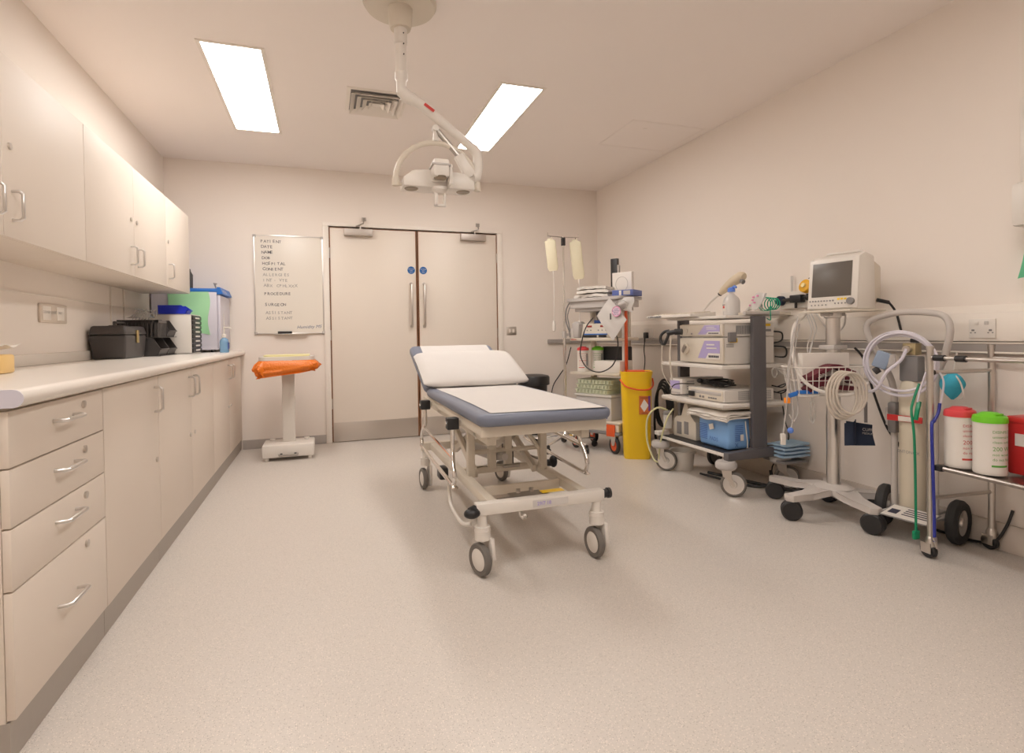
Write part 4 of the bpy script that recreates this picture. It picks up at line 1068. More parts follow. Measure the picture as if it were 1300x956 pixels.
# keyboard
o = on_e('keyboard','off white keyboard slanting over the left front edge of the endoscopy trolley top','keyboard',-.17,.065,1.137,rz=.10)
k=M(); k.prism([(-.12,.0),(-.12,.018),(.11,.034),(.11,.0)],.46,(-.24,0,0),(0,1,0),(0,0,1),b=.002); k.build('keyboard_body', WPL, o)
k=M()
for i in range(16):
    for j in range(5): k.box(-.215+.027*i,-.193+.027*i,-.075+.03*j,-.053+.03*j,.019+.0024*j,.028+.0024*j)
k.build('keys', CREAM, o, kind='stuff')
k=M(); k.text('OLYMPUS  KEYBOARD',.015,(-.225,-.1208,.0035),(1,0,0),(0,0,1),bold=.0006); k.build('lettering', INK, o)
# gooseneck probe / lamp
o = on_e('handheld_scanner','beige probe on a thin curved stem leaning over the endoscopy trolley top','probe',-.12,.30,1.142)
k=M(); k.tube([(-.13,0,.0),(-.09,.0,.06),(-.02,.01,.12),(.06,.02,.165)],.007,8,sm=6,radii=[.006,.009]); k.build('stem', WPL, o)
k=M(); k.tube([(.055,.02,.162),(.09,.02,.185),(.17,.03,.235),(.24,.04,.265),(.27,.04,.262)],.03,16,sm=5,radii=[.013,.026,.034,.036,.022]); k.build('probe_body', mat('beige_plastic',(.66,.56,.42),.4), o)
k=M(); k.tube([(.05,.02,.158),(.062,.02,.167)],.016,14); k.build('black_ring', BLACK, o)
k=M(); k.tube([(.255,.03,.235),(.275,.03,.225)],.016,10); k.build('dark_nose', MGREY, o)
# bottle with blue cap
o = on_e('irrigation_bottle','translucent bottle with a blue cap on the endoscopy trolley top','bottle',.20,.19,1.1585 if 0 else 1.137)
k=M(); k.lathe([(0,0),(.050,0),(.053,.006),(.053,.095),(.045,.118),(.018,.145),(.018,.160),(0,.160)],n=28); k.build('bottle_body', FROST, o)
k=M(); k.lathe([(0,.158),(.024,.158),(.024,.18),(.014,.188),(0,.188)],n=20); k.tube([(0,0,.18),(.03,0,.193),(.045,0,.185)],.008,8); k.build('cap', CAPB, o)
k=bx(-.025,.006,-.0545,-.051,.03,.085); k.build('label_patch', WPL, o); bx(-.018,-.002,-.0555,-.0545,.05,.066).build('red_mark', INKR, o); bx(-.02,.002,-.0555,-.0545,.07,.075).build('black_mark', INK, o)
# pouch
o = on_e('sterile_pouch','crumpled printed sterile pouch standing beside the blue capped bottle','pouch',.28,.27,1.158)
k=M()
def pou(u,v):
    x=-.06+.12*u; z=.10*v+.02*u; return (x*(1-.3*v)+.05*v, .012*math.sin(u*6+v*3)+.03*v, z*1.05+.01*math.sin(u*4))
k.surf(pou,14,12,.012); k.build('pouch_body', FROST, o)
k=M()
for a,b in ((.25,.3),(.45,.55),(.7,.4),(.35,.75),(.6,.8)): 
    p=Vector(pou(a,b)); k.box(p.x-.008,p.x+.008,p.y-.008,p.y-.002 if 0 else p.y-.003,p.z-.005,p.z+.005)
k.build('printed_marks', INKP, o)
o = on_e('green_oxygen_tubing','coil of green oxygen tubing on the right of the endoscopy trolley top','tubing',.30,.40,1.165)
k=M()
for i in range(5): k.tube([(.01*i+.052*math.cos(t)*(1-.06*i), .012*i-.03, .045+.045*math.sin(t)*(1-.05*i)) for t in [2*PI*j/22 for j in range(22)]],.0035,6,closed=True)
k.tube([(.05,-.03,.04),(.07,-.05,-.02),(.06,-.04,-.06),(.02,-.03,-.05)],.0035,6,sm=5)
k.build('coil', mat('tube_green',(.0,.36,.20),.35), o)
k=M(); k.surf(lambda u,v:(-.09+.09*u,-.03+.02*math.sin(u*5),.08*v*(.4+.6*math.sin(u*3))),8,8,.003); k.build('clear_mask', CLEAR, o)
# middle shelf
o = on_e('printer_unit','small cream printer box at the far end of the middle endoscopy trolley shelf','medical unit',-.235,.06,.5695)
bx(-.075,.075,.0,.36,.003,.125,b=.003).build('case', WPL, o); bx(-.066,.045,-.004,0,.05,.11,b=.001).build('front_panel', INKL, o); bx(-.06,.05,-.003,0,.015,.03).build('slot', LGREY, o)
k=M()
for i in range(4): k.box(.0755,.0765,.04,.10,.05+.018*i,.055+.018*i)
k.build('side_label', INKG, o); bx(.0,.075,.1,.36,.1255,.127).build('top_cover', MGREY, o)
o = on_e('dvd_recorder','cream flat recorder on the middle shelf of the endoscopy trolley','recorder',.085,.055,.5695)
bx(-.17,.20,.0,.40,.004,.082,b=.003).build('case', WPL, o)
f=bx(-.16,.19,-.005,0,.01,.078,b=.002).build('front_panel', CREAM, o)
bx(-.13,.175,-.0065,-.005,.044,.066,b=.0005).build('disc_slot', LGREY, f); bx(-.145,-.09,-.02,-.005,.02,.055,b=.004).build('black_plug', BLACK, f)
k=M(); k.cyl((.0,-.005,.026),(.0,-.012,.026),.008); k.cyl((-.03,-.005,.026),(-.03,-.012,.026),.008)
for i in range(4): k.box(.05+.022*i,.066+.022*i,-.008,-.005,.02,.03)
k.build('buttons', MGREY, f)
k=M()
for i in range(8):
    for j in range(5): k.box(.2005,.2015,.11+.015*i,.119+.015*i,.018+.012*j,.024+.012*j); 
    for j in range(5): k.box(.2005,.2015,.30+.010*i,.306+.010*i,.018+.012*j,.024+.012*j)
k.build('side_vent', MGREY, o, kind='stuff')
k=M()
random.seed(11)
for i in range(6):
    P_=[]
    for j in range(9): a=j*.8+i; P_.append(eloc(.05+.12*math.cos(a)*(1-.08*i)+random.uniform(-.02,.02), .20+.09*math.sin(a), .662+.006*i+random.uniform(0,.012)))
    k.tube(P_,.0045,6,sm=5)
k.tube([eloc(-.05,.08,.67),eloc(-.16,-.0,.66),eloc(-.19,-.02,.60),eloc(-.12,-.03,.59),eloc(-.05,.03,.598)],.004,6,sm=6)
tag(k.build('tangled_black_cables', BLACK),'tangle of black cables heaped on the flat recorder','cable')
k=M(); k.sph(eloc(-.04,.12,.69),.022,(1,1,.8)); k.cyl(eloc(.0,.15,.68),eloc(.13,.18,.675),.012); k.sph(eloc(.13,.12,.675),.018,(1.2,1,.7))
tag(k.build('black_cable_plugs', BLACK),'black plugs lying on the cable tangle above the recorder','plug')
k=M()
for i in range(2):
    z=.62+.04*i; k.tube([eloc(.27,.50+.006*i,z),eloc(.31,.535,z+.02),eloc(.25,.56,z-.01),eloc(.20,.52,z)],.004,6,sm=5)
k.tube([eloc(.25,.485,1.03),eloc(.28,.53,1.02),eloc(.27,.54,.97),eloc(.25,.49,.95)],.005,6,sm=5)
k.tube([eloc(.25,.485,.93),eloc(.29,.55,.92),eloc(.28,.56,.86),eloc(.25,.50,.86)],.006,6,sm=5)
k.tube([eloc(.3,.50,.62),eloc(.31,.52,.45),eloc(.33,.53,.30),eloc(.2,.52,.1),eloc(.25,.5,.01)],.004,6,sm=5)
tag(k.build('rear_black_leads', RUBBER),'black leads behind the processors and recorder of the endoscopy trolley','cable')
k=M()
for i in range(3): k.tube([(v[0],v[1],v[2]) for v in [eloc(.352,.40+.022*math.cos(t),.765-.002*i+.03*math.sin(t)) for t in [2*PI*j/18 for j in range(18)]]],.0035,6,closed=True)
k.tube([eloc(.35,.42,.79),eloc(.35,.47,.78),eloc(.35,.52,.76),eloc(.34,.55,.70)],.004,6,sm=5)
k.tube([eloc(.35,.42,.785),eloc(.34,.48,.75),eloc(.33,.53,.74)],.004,6,sm=5)
tag(k.build('white_coiled_lead', WPL),'small white coiled lead hung behind the dark grey trolley column','cable')
# bottom tray: suction unit, incontinence pack, sheet
o = on_e('suction_pump','beige suction pump at the far end of the endoscopy trolley base','pump',-.17,.08,.268)
k=M(); k.prism([(-.13,0),(-.13,.12),(-.09,.15),(-.03,.15),(.0,.25),(.04,.25),(.075,.16),(.13,.13),(.13,0)],.16,(0,.16,0),(1,0,0),(0,0,1),b=.006); k.build('pump_body', CREAM, o)
k=bx(-.085,-.03,-.0025,.0005,.02,.11,b=.002); k.build('dark_panel', MGREY, o); bx(.0,.05,-.0025,.0005,.03,.12,b=.002).build('dark_panel', MGREY, o)
k=M(); k.lathe([(0,0),(.03,0),(.034,.10),(0,.10)],(-.16,-.03,.05),20); k.build('suction_jar', FROST, o); k=M(); k.lathe([(0,.0),(.036,0),(.036,.02),(.02,.03),(0,.03)],(-.16,-.03,.15),20); k.build('jar_lid', MGREY, o)
k=M(); k.tube([(-.16,-.03,.18),(-.19,-.10,.20),(-.24,-.15,.12),(-.25,-.15,-.05),(-.20,-.13,-.18),(-.16,-.12,-.20)],.007,8,sm=6); k.tube([(-.10,-.02,.20),(-.10,-.08,.12),(-.14,-.11,-.06),(-.16,-.11,-.18)],.006,8,sm=6); k.build('suction_tubing', YGREEN, o)
o = on_e('blue_pad_pack','plastic wrapped pack of blue absorbent pads on the endoscopy trolley base','pack',.155,.075,.268)
k=M(); k.surf(lambda u,v:(0,0,0),1,1); k.bm.free(); k=M()
k.mark(); k.box(-.145,.155,-.01,.165,0,.205,b=.022,seg=3); bmesh.ops.subdivide_edges(k.bm, edges=list(k.bm.edges), cuts=3, use_grid_fill=True)
for v in k.bm.verts:
    d=noise.noise(v.co*11)*.006+noise.noise(v.co*30)*.002; v.co += Vector((d,d*.8,d*.5 if v.co.z>.02 else 0))
k.build('pack_body', PBLUE, o, sharp=60)
k=M()
for i in range(9): k.box(-.125,-.045,-.0175,-.0165,.045+.012*i,.049+.012*i); k.box(.1615,.1625,.035,.10,.06+.012*i,.064+.012*i)
k.build('printed_lines', mat('print_blue',(.05,.14,.45),.5), o)
k=M(); k.text('PADS',.035,(-.02,-.0185,.045),(1,0,0),(0,0,1)); k.text('X',.04,(.1635,.03,.02),(0,1,0),(0,0,1)); k.build('lettering', mat('print_blue2',(.05,.14,.45),.5), o)
k=M(); k.mark(); k.box(-.022,.022,-.001,.001,-.018,.018); k.apply(Matrix.Translation((-.0,-.019,.135)) @ Matrix.Rotation(-.3,4,'Y')); k.build('white_sticker', WPL, o)
bx(.1625,.1640,.075,.10,.06,.10).build('barcode_patch', WPL, o)
k=M(); k.tube([(.166,.112,.185),(.170,.115,.12),(.168,.125,.06),(.167,.128,.005)],.004,6,sm=4); k.build('white_strap', WPL, o)
k=M()
for q_ in range(3): k.surf(lambda u,v:(-.21+.40*u+.01*noise.noise(Vector((u*4,q_,v))), -.06+.27*v+.012*noise.noise(Vector((u*5,v*3,q_+4))), .213+.014*q_+.012*noise.noise(Vector((u*3,v*3,q_)))-.012*(u<.04)-(0.02*max(0,(.1-v)/.1))),22,12,.010)
q=k.build('folded_white_sheet', CLOTHW); tag(q,'folded white sheet laid over the blue pad pack','sheet',None,eloc(.155,.075,.272),EA)
# pile of blue drapes beside the column
o = None
for i in range(4):
    k=M()
    k.surf(lambda u,v:(-.03+.12*v-.012*i*(1-v)*.6, -.095+.21*u, .012+.004*noise.noise(Vector((u*4,v*3,i*2.3)))-.03*max(0,.25-v)*(1-u)),16,12,.013)
    q=k.build('blue_drape', LBLUE); tag(q,['folded pale blue drape at the bottom of the pile next to the grey column','second from bottom of the folded pale blue drapes next to the grey column','second from top of the folded pale blue drapes next to the grey column','folded pale blue drape on top of the pile next to the grey column'][i],'drape','blue drapes beside the endoscopy trolley',(2.825,2.80,.213+.024*i),EA+.04*i-.05)
k=M(); k.box(2.74,2.93,2.71,2.90,.185,.20,b=.004); tag(k.build('drape_shelf', MGREY),'small grey ledge carrying the pile of blue drapes','shelf')
# bucket and floor cables
o = thing('white_bucket','white plastic bucket on the floor behind the left castor of the endoscopy trolley','bucket',(2.545,3.50,0))
M().lathe([(0,0),(.075,0),(.092,.13),(.098,.135),(.098,.142),(.088,.142),(.07,.008),(0,.008)],n=32).build('bucket_body', WPL, o)
k=M(); k.tube([(2.62,3.30,.012),(2.70,3.0,.014),(2.80,2.75,.012),(2.88,2.68,.012),(2.92,2.80,.012)],.011,8,sm=6); k.tube([(2.55,3.3,.01),(2.6,3.05,.012),(2.66,2.9,.01),(2.75,2.85,.03),(2.8,2.9,.1)],.008,8,sm=6)
tag(k.build('floor_cable', BLACK),'thick black cable lying on the floor under the endoscopy trolley','cable')

# ------------------------------------------------------------------ suction regulator and outlets on the wall
o = thing('gas_outlet_regulator','black suction regulator with a yellow dial on the wall trunking','regulator',(XR,2.82,1.235))
bx(-.03,0,-.22,.12,-.055,.055,b=.004).build('outlet_plate', WPL, o)
k=M(); k.lathe([(0,0),(.032,0),(.032,.03),(.02,.035),(0,.035)],(-.03,.10,0),20,Matrix.Rotation(-PI/2,4,'Y')); k.build('dark_knob', NAVY, o)
k=M(); k.cyl((-.05,.10,.0),(-.05,-.13,.01),.012); k.box(-.075,-.03,-.09,-.0,-.02,.03,b=.006); k.cyl((-.05,-.03,-.02),(-.05,-.03,-.055),.008); k.sph((-.055,-.13,.01),.022); k.build('manifold', BLACK, o)
k=M(); k.lathe([(0,0),(.042,0),(.042,.03),(.036,.034),(0,.034)],(-.04,-.115,.075),28,Matrix.Rotation(-PI/2+.3,4,'Y')); g=k.build('yellow_dial', GOLD, o); 
k=M(); k.cyl((-.072,-.115,.085),(-.082,-.115,.088),.015); k.build('dial_centre', mat('pale_dial',(.8,.65,.3),.4), g)
k=M(); k.prism([(-.015,0),(.02,-.008),(.015,.02)],.02,(-.05,-.16,.125),(0,-1,0),(0,0,1)); k.build('small_lever', BLACK, o)
k=M(); k.cyl((-.02,.03,.055),(-.02,.03,.16),.008); k.build('flow_tube', FROST, o)
def socket(name,lbl,y,z,w=.147):
    o=thing('wall_socket',lbl,'socket',(XR-.05,y,z-.03)); bx(-.009,0,-w/2,w/2,-.045,.045,b=.003).build('face_plate', WPL, o)
    for s in (-1,1):
        k=M(); k.box(-.0105,-.009,s*.036-.006,s*.036+.006,-.012,-.004); k.box(-.0105,-.009,s*.036-.012,s*.036-.006,-.022,-.017); k.box(-.0105,-.009,s*.036+.006,s*.036+.012,-.022,-.017); k.build('pin_holes', MGREY, o)
        bx(-.0125,-.009,s*.02-.008,s*.02+.008,.018,.034,b=.001).build('rocker_switch', LGREY if s<0 else WPL, o)
socket('s','white double socket on the right wall trunking above the steel trolley',1.715,1.062,.11)
# apron dispenser high on the right wall at the picture edge
o = thing('apron_dispenser','white apron dispenser on the right wall at the picture edge','dispenser',(XR,1.425,1.25))
bx(-.12,0,-.16,.115,.40,.78,b=.02).build('upper_housing', WPL, o); bx(-.14,0,-.18,.135,.22,.41,b=.02).build('lower_housing', WPL, o)
k=M().surf(lambda u,v:(-.06-.012*math.sin(u*14)*(.4+v), -.13+.24*u+.03*(v**2)*(1 if u>.5 else -.2), .235-.24*v+.01*math.sin(u*9)),24,10,.0015); k.build('green_apron', APRON, o)

# ------------------------------------------------------------------ patient monitor on stand
MX,MY = 2.70,2.33
o = thing('monitor_stand','grey wheeled pole stand with a splayed base carrying the patient monitor','stand',(MX,MY,0))
M().lathe([(0,.125),(.036,.125),(.036,1.10),(.044,1.105),(.044,1.13),(0,1.13)],n=28).build('pole', ALU, o)
casters = [(-.30,.005),(-.09,-.305),(-.085,.34),(.16,-.13),(.16,.17)]
m = M()
for i,(x,y) in enumerate(casters):
    d = Vector((x,y,0)); L_=d.length; u_=d/L_; n_=Vector((-u_.y,u_.x,0))
    m.mark()
    pts=[(-.0,-.075),(L_*.35,-.06),(L_*.6,-.036),(L_+.02,-.034),(L_+.035,0),(L_+.02,.034),(L_*.6,.036),(L_*.35,.06),(-.0,.075)]
    m.prism(pts,.034,(0,0,.122),(1,0,0),(0,1,0),b=.006)
    m.bm.verts.ensure_lookup_table()
    for v in list(m.bm.verts)[m.k:]:
        r_=v.co.x/L_; v.co.z -= .018*max(0,min(1,(r_-.35)/.3)); q=u_*v.co.x+n_*v.co.y; v.co=Vector((q.x,q.y,v.co.z))
m.lathe([(0,.12),(.10,.12),(.10,.155),(.06,.172),(0,.172)],n=28)
m.build('star_base', HANDLEG, o)
for i,(x,y) in enumerate(casters):
    c=M(); c.cyl((x,y,.085),(x,y,.108),.016); c.box(x-.02,x+.02,y-.014,y+.014,.04,.09,b=.004); c_=c.build('castor', BLACK, o)
    a=(.85,.35,.7,.5,.2)[i]
    ax=Matrix.Rotation(a,4,'Z') @ Matrix.Rotation(PI/2,4,'Y')
    c=M()
    for s in (-1,1): c.lathe([(0,-.014),(.046,-.014),(.054,-.006),(.054,.006),(.046,.014),(0,.014)],tuple(Vector((x,y,.0545))+Vector((math.cos(a),math.sin(a),0))*s*.018),26,ax)
    c.build('twin_wheel', BLACK, c_)
k=M(); k.box(-.14,.12,-.22,.09,1.131,1.142,b=.004); k.build('mount_plate', CREAM, o)
k=M(); k.box(-.06,.06,-.03,.03,1.112,1.131,b=.003); k.build('mount_clamp', LGREY, o)
k=M(); k.box(-.05,.05,-.05,.05,.925,.95,b=.004); k.build('pole_collar', LGREY, o)
# monitor
TH = math.radians(-80)
o = thing('patient_monitor','white boxy patient monitor with grey screen on top of the pole stand','monitor',(2.684,2.262,1.1425),TH)
k=M(); k.mark(); k.prism([(-.085,0),(-.056,.285),(-.01,.305),(.075,.285),(.085,.0)],.27,(-.135,0,0),(0,1,0),(0,0,1),b=.010); k.build('monitor_body', WPL, o)
k=M(); k.prism([(0.0,0),(.0,.26),(.09,.22),(.09,.03)],.24,(-.12,.078,0.015),(0,1,0),(0,0,1),b=.012); k.build('rear_housing', CREAM, o)
fr = Matrix.Translation((0,-.0855,.0)) @ Matrix.Rotation(-.1014,4,'X')
def onface(mm): mm.k=0; return mm.apply(fr)
k=M(); k.box(-.135,.135,-.010,.0,.008,.282,b=.006); k=onface(k); k.build('bezel', WPL, o)
k=M(); k.box(-.113,.102,-.0125,-.010,.072,.258,b=.001); onface(k); k.build('screen', SCREEN, o)
k=M(); k.cyl((.105,-.010,.042),(.105,-.028,.042),.018,n=24); onface(k); k.build('dial_knob', MGREY, o)
k=M()
for i in range(3): k.box(.030+.018*i,.043+.018*i,-.012,-.010,.052,.062)
onface(k); k.build('yellow_keys', YELLOW, o)
k=M()
for i in range(9): k.cyl((-.12+.016*i,-.010,.05),(-.12+.016*i,-.013,.05),.0045,n=8)
for i in range(5): k.cyl((-.11+.02*i,-.010,.028),(-.11+.02*i,-.013,.028),.004,n=8)
for i in range(4): k.cyl((.02+.018*i,-.010,.034),(.02+.018*i,-.013,.034),.004,n=8)
onface(k); k.build('small_keys', INKG, o)
k=M(); k.tube([(-.10,.03,.29),(-.09,.03,.315),(.09,.03,.315),(.10,.03,.29)],.008,8); k.build('carry_handle', WPL, o)
k=M(); k.cyl((.13,.10,.05),(.17,.14,.035),.010); k.tube([(.17,.14,.035),(.19,.17,-.02),(.20,.20,-.12),(.20,.26,-.25),(.16,.22,-.30)],.006,8,sm=6); k.build('power_lead', BLACK, o)
# basket on the pole
o = thing('wire_basket','white wire basket clamped to the monitor pole','basket',(2.555,2.245,.69),math.radians(-14))
k=M(); A=[(x,y,.15) for x,y in rr(0,0,.42,.20,.03,4)]; B=[(x,y,.0) for x,y in rr(0,0,.37,.15,.03,4)]
k.tube(A,.0035,6,closed=True); k.tube(B,.003,6,closed=True)
k.tube([(x,y,.08) for x,y in rr(0,0,.395,.175,.03,4)],.002,6,closed=True)
for i in range(11):
    f_=-1+2*i/10
    for s in (-1,1): k.tube([(f_*.18,s*.10,.15),(f_*.16,s*.075,0)],.0022,6)
    k.tube([(f_*.16,-.075,0),(f_*.16,.075,0)],.0022,6)
for i in range(4):
    f_=-.75+.5*i
    for s in (-1,1): k.tube([(s*.21,f_*.085,.15),(s*.185,f_*.065,0)],.0022,6)
k.tube([(.21,.0,.15),(.245,.0,.14),(.255,.0,.10),(.235,.0,.08),(.225,.0,.10)],.003,6,sm=4)
k.build('wire_frame', WPL, o)
bx(.04,.16,.085,.115,.02,.10,b=.006).build('pole_clamp', LGREY, o)
def bk(lx,ly,z): return tuple(Matrix.Translation((2.555,2.245,.69)) @ Matrix.Rotation(math.radians(-14),4,'Z') @ Vector((lx,ly,z)))
o = thing('white_cuff_box','white carton standing in the wire basket behind the maroon cuff','carton',bk(.0,.045,.005),math.radians(-14)); bx(-.12,.15,-.02,.025,0,.215,b=.004).build('carton_body', WPL, o)
o = thing('maroon_cuff','maroon blood pressure cuff with white lettering folded in the wire basket','cuff',bk(.0,-.02,.005),math.radians(-14))
k=M()
for i in range(3): k.surf(lambda u,v:(-.14+.27*u, -.038+.07*v+.006*math.sin(u*5+i), .03+.035*i+.03*math.sin(PI*u)+.012*math.sin(u*7+i*2)+.03*u*(i>1)),20,8,.022)
k.build('cuff_cloth', MAROON, o)
k=M(); k.text('BP cuff',.03,(-.09,-.0475,.085),(1,.0,.25),(0,0,1)); k.text('adult',.03,(.02,-.0475,.095),(1,0,.1),(0,0,1)); k.build('lettering', WPL, o)
o = thing('blue_lead_bundle','blue and orange lead ends at the left of the wire basket','lead',bk(-.17,-.03,.0),math.radians(-14))
k=M(); k.box(-.01,.10,-.02,.02,.008,.026,b=.005); k.cyl((-.06,.0,-.0),(-.02,.0,.01),.012); k.build('blue_connector', BLUET, o)
k=bx(-.085,-.06,-.012,.012,-.04,-.01,b=.004); k.build('orange_connector', mat('orange_connector',(.9,.28,.02),.4), o)
k=M(); k.tube([(-.02,-.02,.40),(-.06,-.03,.30),(-.075,-.02,.1),(-.08,-.01,-.02),(-.085,0,-.12),(-.095,0,-.20)],.004,6,sm=5); k.tube([(-.01,.0,.42),(-.03,.0,.3),(-.07,.0,.12),(-.05,0,.0),(-.04,.0,-.10),(-.05,0,-.17)],.0035,6,sm=5); k.tube([(.0,0,.38),(-.02,.02,.2),(-.01,.02,.05),(.0,.02,-.08),(-.03,.01,-.14),(-.06,0,-.10)],.003,6,sm=5); k.build('grey_leads', LGREY, o)
k=bx(-.108,-.085,-.01,.01,-.26,-.20,b=.004); k.build('white_plug', WPL, o); k=M(); k.sph((-.055,0,-.185),.016); k.build('blue_bulb', CAPB, o)
k=M(); k.tube([(.05,-.03,-.01),(.06,-.035,-.08),(.05,-.035,-.14),(.035,-.035,-.12),(.04,-.03,-.03)],.006,6,sm=5); k.build('clear_strap', CLEAR, o)
# big pale hose from outlet to basket
k=M(); k.tube([(2.90,2.70,1.16),(2.80,2.62,1.12),(2.62,2.52,1.06),(2.46,2.38,.93),(2.40,2.28,.80),(2.42,2.20,.73),(2.50,2.13,.70),(2.60,2.10,.71),(2.66,2.09,.76)],.009,10,sm=7); tag(k.build('pale_oxygen_hose', WPL),'pale hose curving from the wall outlet down round the wire basket','hose')
k=M()
for i,(dx,dz) in enumerate(((0,0),(.02,.01),(-.015,.03))): k.tube([(2.88,2.66+dx,1.15),(2.84,2.58+dx,1.02+dz),(2.72,2.50+dx,.93+dz),(2.66,2.44,.86),(2.76,2.40,.80+dz),(2.80,2.50,.90)],.003,6,sm=6)
k.tube([(2.86,2.60,1.16),(2.88,2.50,1.02),(2.80,2.35,1.05),(2.76,2.30,1.12)],.005,6,sm=6)
tag(k.build('thin_clear_tubes', FROST),'thin clear tubes tangled between the wall outlets and monitor pole','tubing')
# coiled grey cable
k=M()
random.seed(4)
for i in range(4): k.tube([(2.495+.010*i+.066*math.cos(t), 2.105-.011*i-.03*math.cos(t), .70+(.122-.006*i)*math.sin(t)+.004*i) for t in [2*PI*j/36 for j in range(36)]],.0065,8,closed=True)
tag(k.build('coiled_grey_cable', mat('putty_cable',(.58,.52,.45),.4)),'thick putty coloured cable coiled over the front of the wire basket','cable')
# navy cuff pouch
o = thing('navy_cuff','navy blue cuff hanging open below the wire basket','cuff',(2.69,2.16,.43),math.radians(-25))
k=M(); k.surf(lambda u,v:(-.075+.13*u+.01*v,-.01+.01*math.sin(v*4),.12-.13*v-.02*u*(1-v)),10,10,.006); k.surf(lambda u,v:(-.085+.05*u,-.02-.03*math.sin(PI*u),.11-.12*v+.02*u),8,8,.005); k.build('cuff_cloth', NAVY, o)
k=M(); k.text('CUFF',.022,(-.0,-.021,.07),(1,0,-.1),(0,0,1)); k.text('MEDIUM',.015,(-.0,-.021,.052),(1,0,-.1),(0,0,1)); k.build('lettering', LGREY, o)
k=M(); k.box(.02,.035,-.006,.0,.11,.22); k.build('hanging_strap', MGREY, o)
# black wheel of something behind
o = thing('black_foot_switch','black foot switch on the floor behind the monitor stand','foot switch',(2.88,2.66,0)); k=M(); k.box(-.04,.04,-.04,.04,0,.07,b=.012); k.build('switch_body', BLACK, o)

# ------------------------------------------------------------------ gas cylinder trolley
GX,GY = 2.79,1.955
o = thing('cylinder_trolley','grey cylinder trolley with big black wheels and a hooped handle','trolley',(GX,GY,0),math.radians(-82))
# local x -> roughly towards camera (-Y) ; local y -> towards wall
k=M()
k.tube([(-.085,-.0,.12),(-.085,0,.60),(-.09,.0,.74),(-.125,-.02,.86),(-.18,-.04,.98),(-.195,-.045,1.05),(-.155,-.045,1.09),(-.03,-.045,1.118),(.11,-.045,1.11),(.168,-.045,1.085),(.185,-.045,1.02),(.155,-.03,.90),(.11,.0,.80),(.10,0,.60),(.10,0,.12)],.0155,14,sm=5); k.build('hooped_handle', HANDLEG, o)
k=M(); k.box(-.09,.13,-.11,.12,.105,.118,b=.003); k.build('foot_plate', LGREY, o)
k=M(); k.cyl((-.17,.04,.105),(.17,.04,.105),.012); k.box(-.085,-.06,.0,.10,.10,.13); k.box(.07,.10,.0,.10,.10,.13); k.build('axle', LGREY, o)
for s in (-1,1):
    w_=wheel(o,(.012+s*.165,.04,.106),.105,.05,(.25 if s<0 else .12),RUBBER,ALU,'tyre',.58)
k=M(); k.box(-.105,-.062,-.03,.025,.50,.66,b=.012); k.build('clamp_box', MGREY, o); k=M(); k.box(-.11,-.10,-.032,.0,.54,.63,b=.002); k.build('clamp_slot', LGREY, o)
k=M(); k.box(-.075,.085,-.085,-.075,.575,.605,b=.003); k.build('red_white_strap', REDP, o); bx(-.02,.05,-.0875,-.085,.578,.602).build('strap_buckle', WPL, o)
k=M(); k.mark(); k.box(-.10,.11,-.065,.065,-.002,.002,b=.001); k.apply(Matrix.Translation((.055,-.145,.138)) @ Matrix.Rotation(math.radians(12),4,'X')); pc=k.build('placard', MGREY, o, label='dark bordered card on the foot plate')
k=M(); k.mark(); k.box(-.094,.104,-.059,.059,.0022,.003); k.apply(Matrix.Translation((.055,-.145,.138)) @ Matrix.Rotation(math.radians(12),4,'X')); k.build('card_face', WPL, pc)
k=M(); k.mark(); k.box(-.08,-.04,-.03,.015,.0032,.004)
for i in range(4): k.box(-.02,.09,.035-.02*i,.043-.02*i,.0032,.004)
k.apply(Matrix.Translation((.055,-.145,.138)) @ Matrix.Rotation(math.radians(12),4,'X')); k.build('printed_text', INK, pc)
mg = Matrix.Translation((GX,GY,0)) @ Matrix.Rotation(math.radians(-82),4,'Z')
def gl(x,y,z): return tuple(mg @ Vector((x,y,z)))
o = thing('gas_cylinder','cream gas cylinder strapped in the hooped handle trolley','gas cylinder',gl(.01,-.02,.119),math.radians(-82))
k=M(); k.lathe([(0,0),(.05,0),(.055,.01),(.055,.60),(.045,.65),(.022,.675),(.022,.69),(0,.69)],n=32); k.build('cylinder_body', mat('cylinder_cream',(.66,.60,.48),.4,nz=.03,nscale=12), o)
k=M(); k.box(-.04,.045,-.04,.03,.655,.78,b=.008); k.build('valve_guard', MGREY, o)
k=M(); k.box(-.03,.03,-.03,.03,.785,.845,b=.006); k.build('valve_block', mat('brass_dull',(.50,.42,.25),.35,.8), o); k=M(); k.cyl((0,-.03,.815),(0,-.055,.815),.018); k.cyl((0.02,-.0,.845),(.02,0,.86),.01); k.build('valve_nut', STEEL, o)
k=M(); k.box(.0,.05,-.02,.02,.848,.868,b=.004); k.build('valve_handle', BLACK, o)
k=M(); k.text('ENTONOX',.055,(.015,-.0565,.20),(0,0,1),(-1,0,0)) if 0 else k.text('ENTONOX',.02,(-.04,-.0562,.30),(1,0,0),(0,0,1)); k.build('lettering', INKG, o)
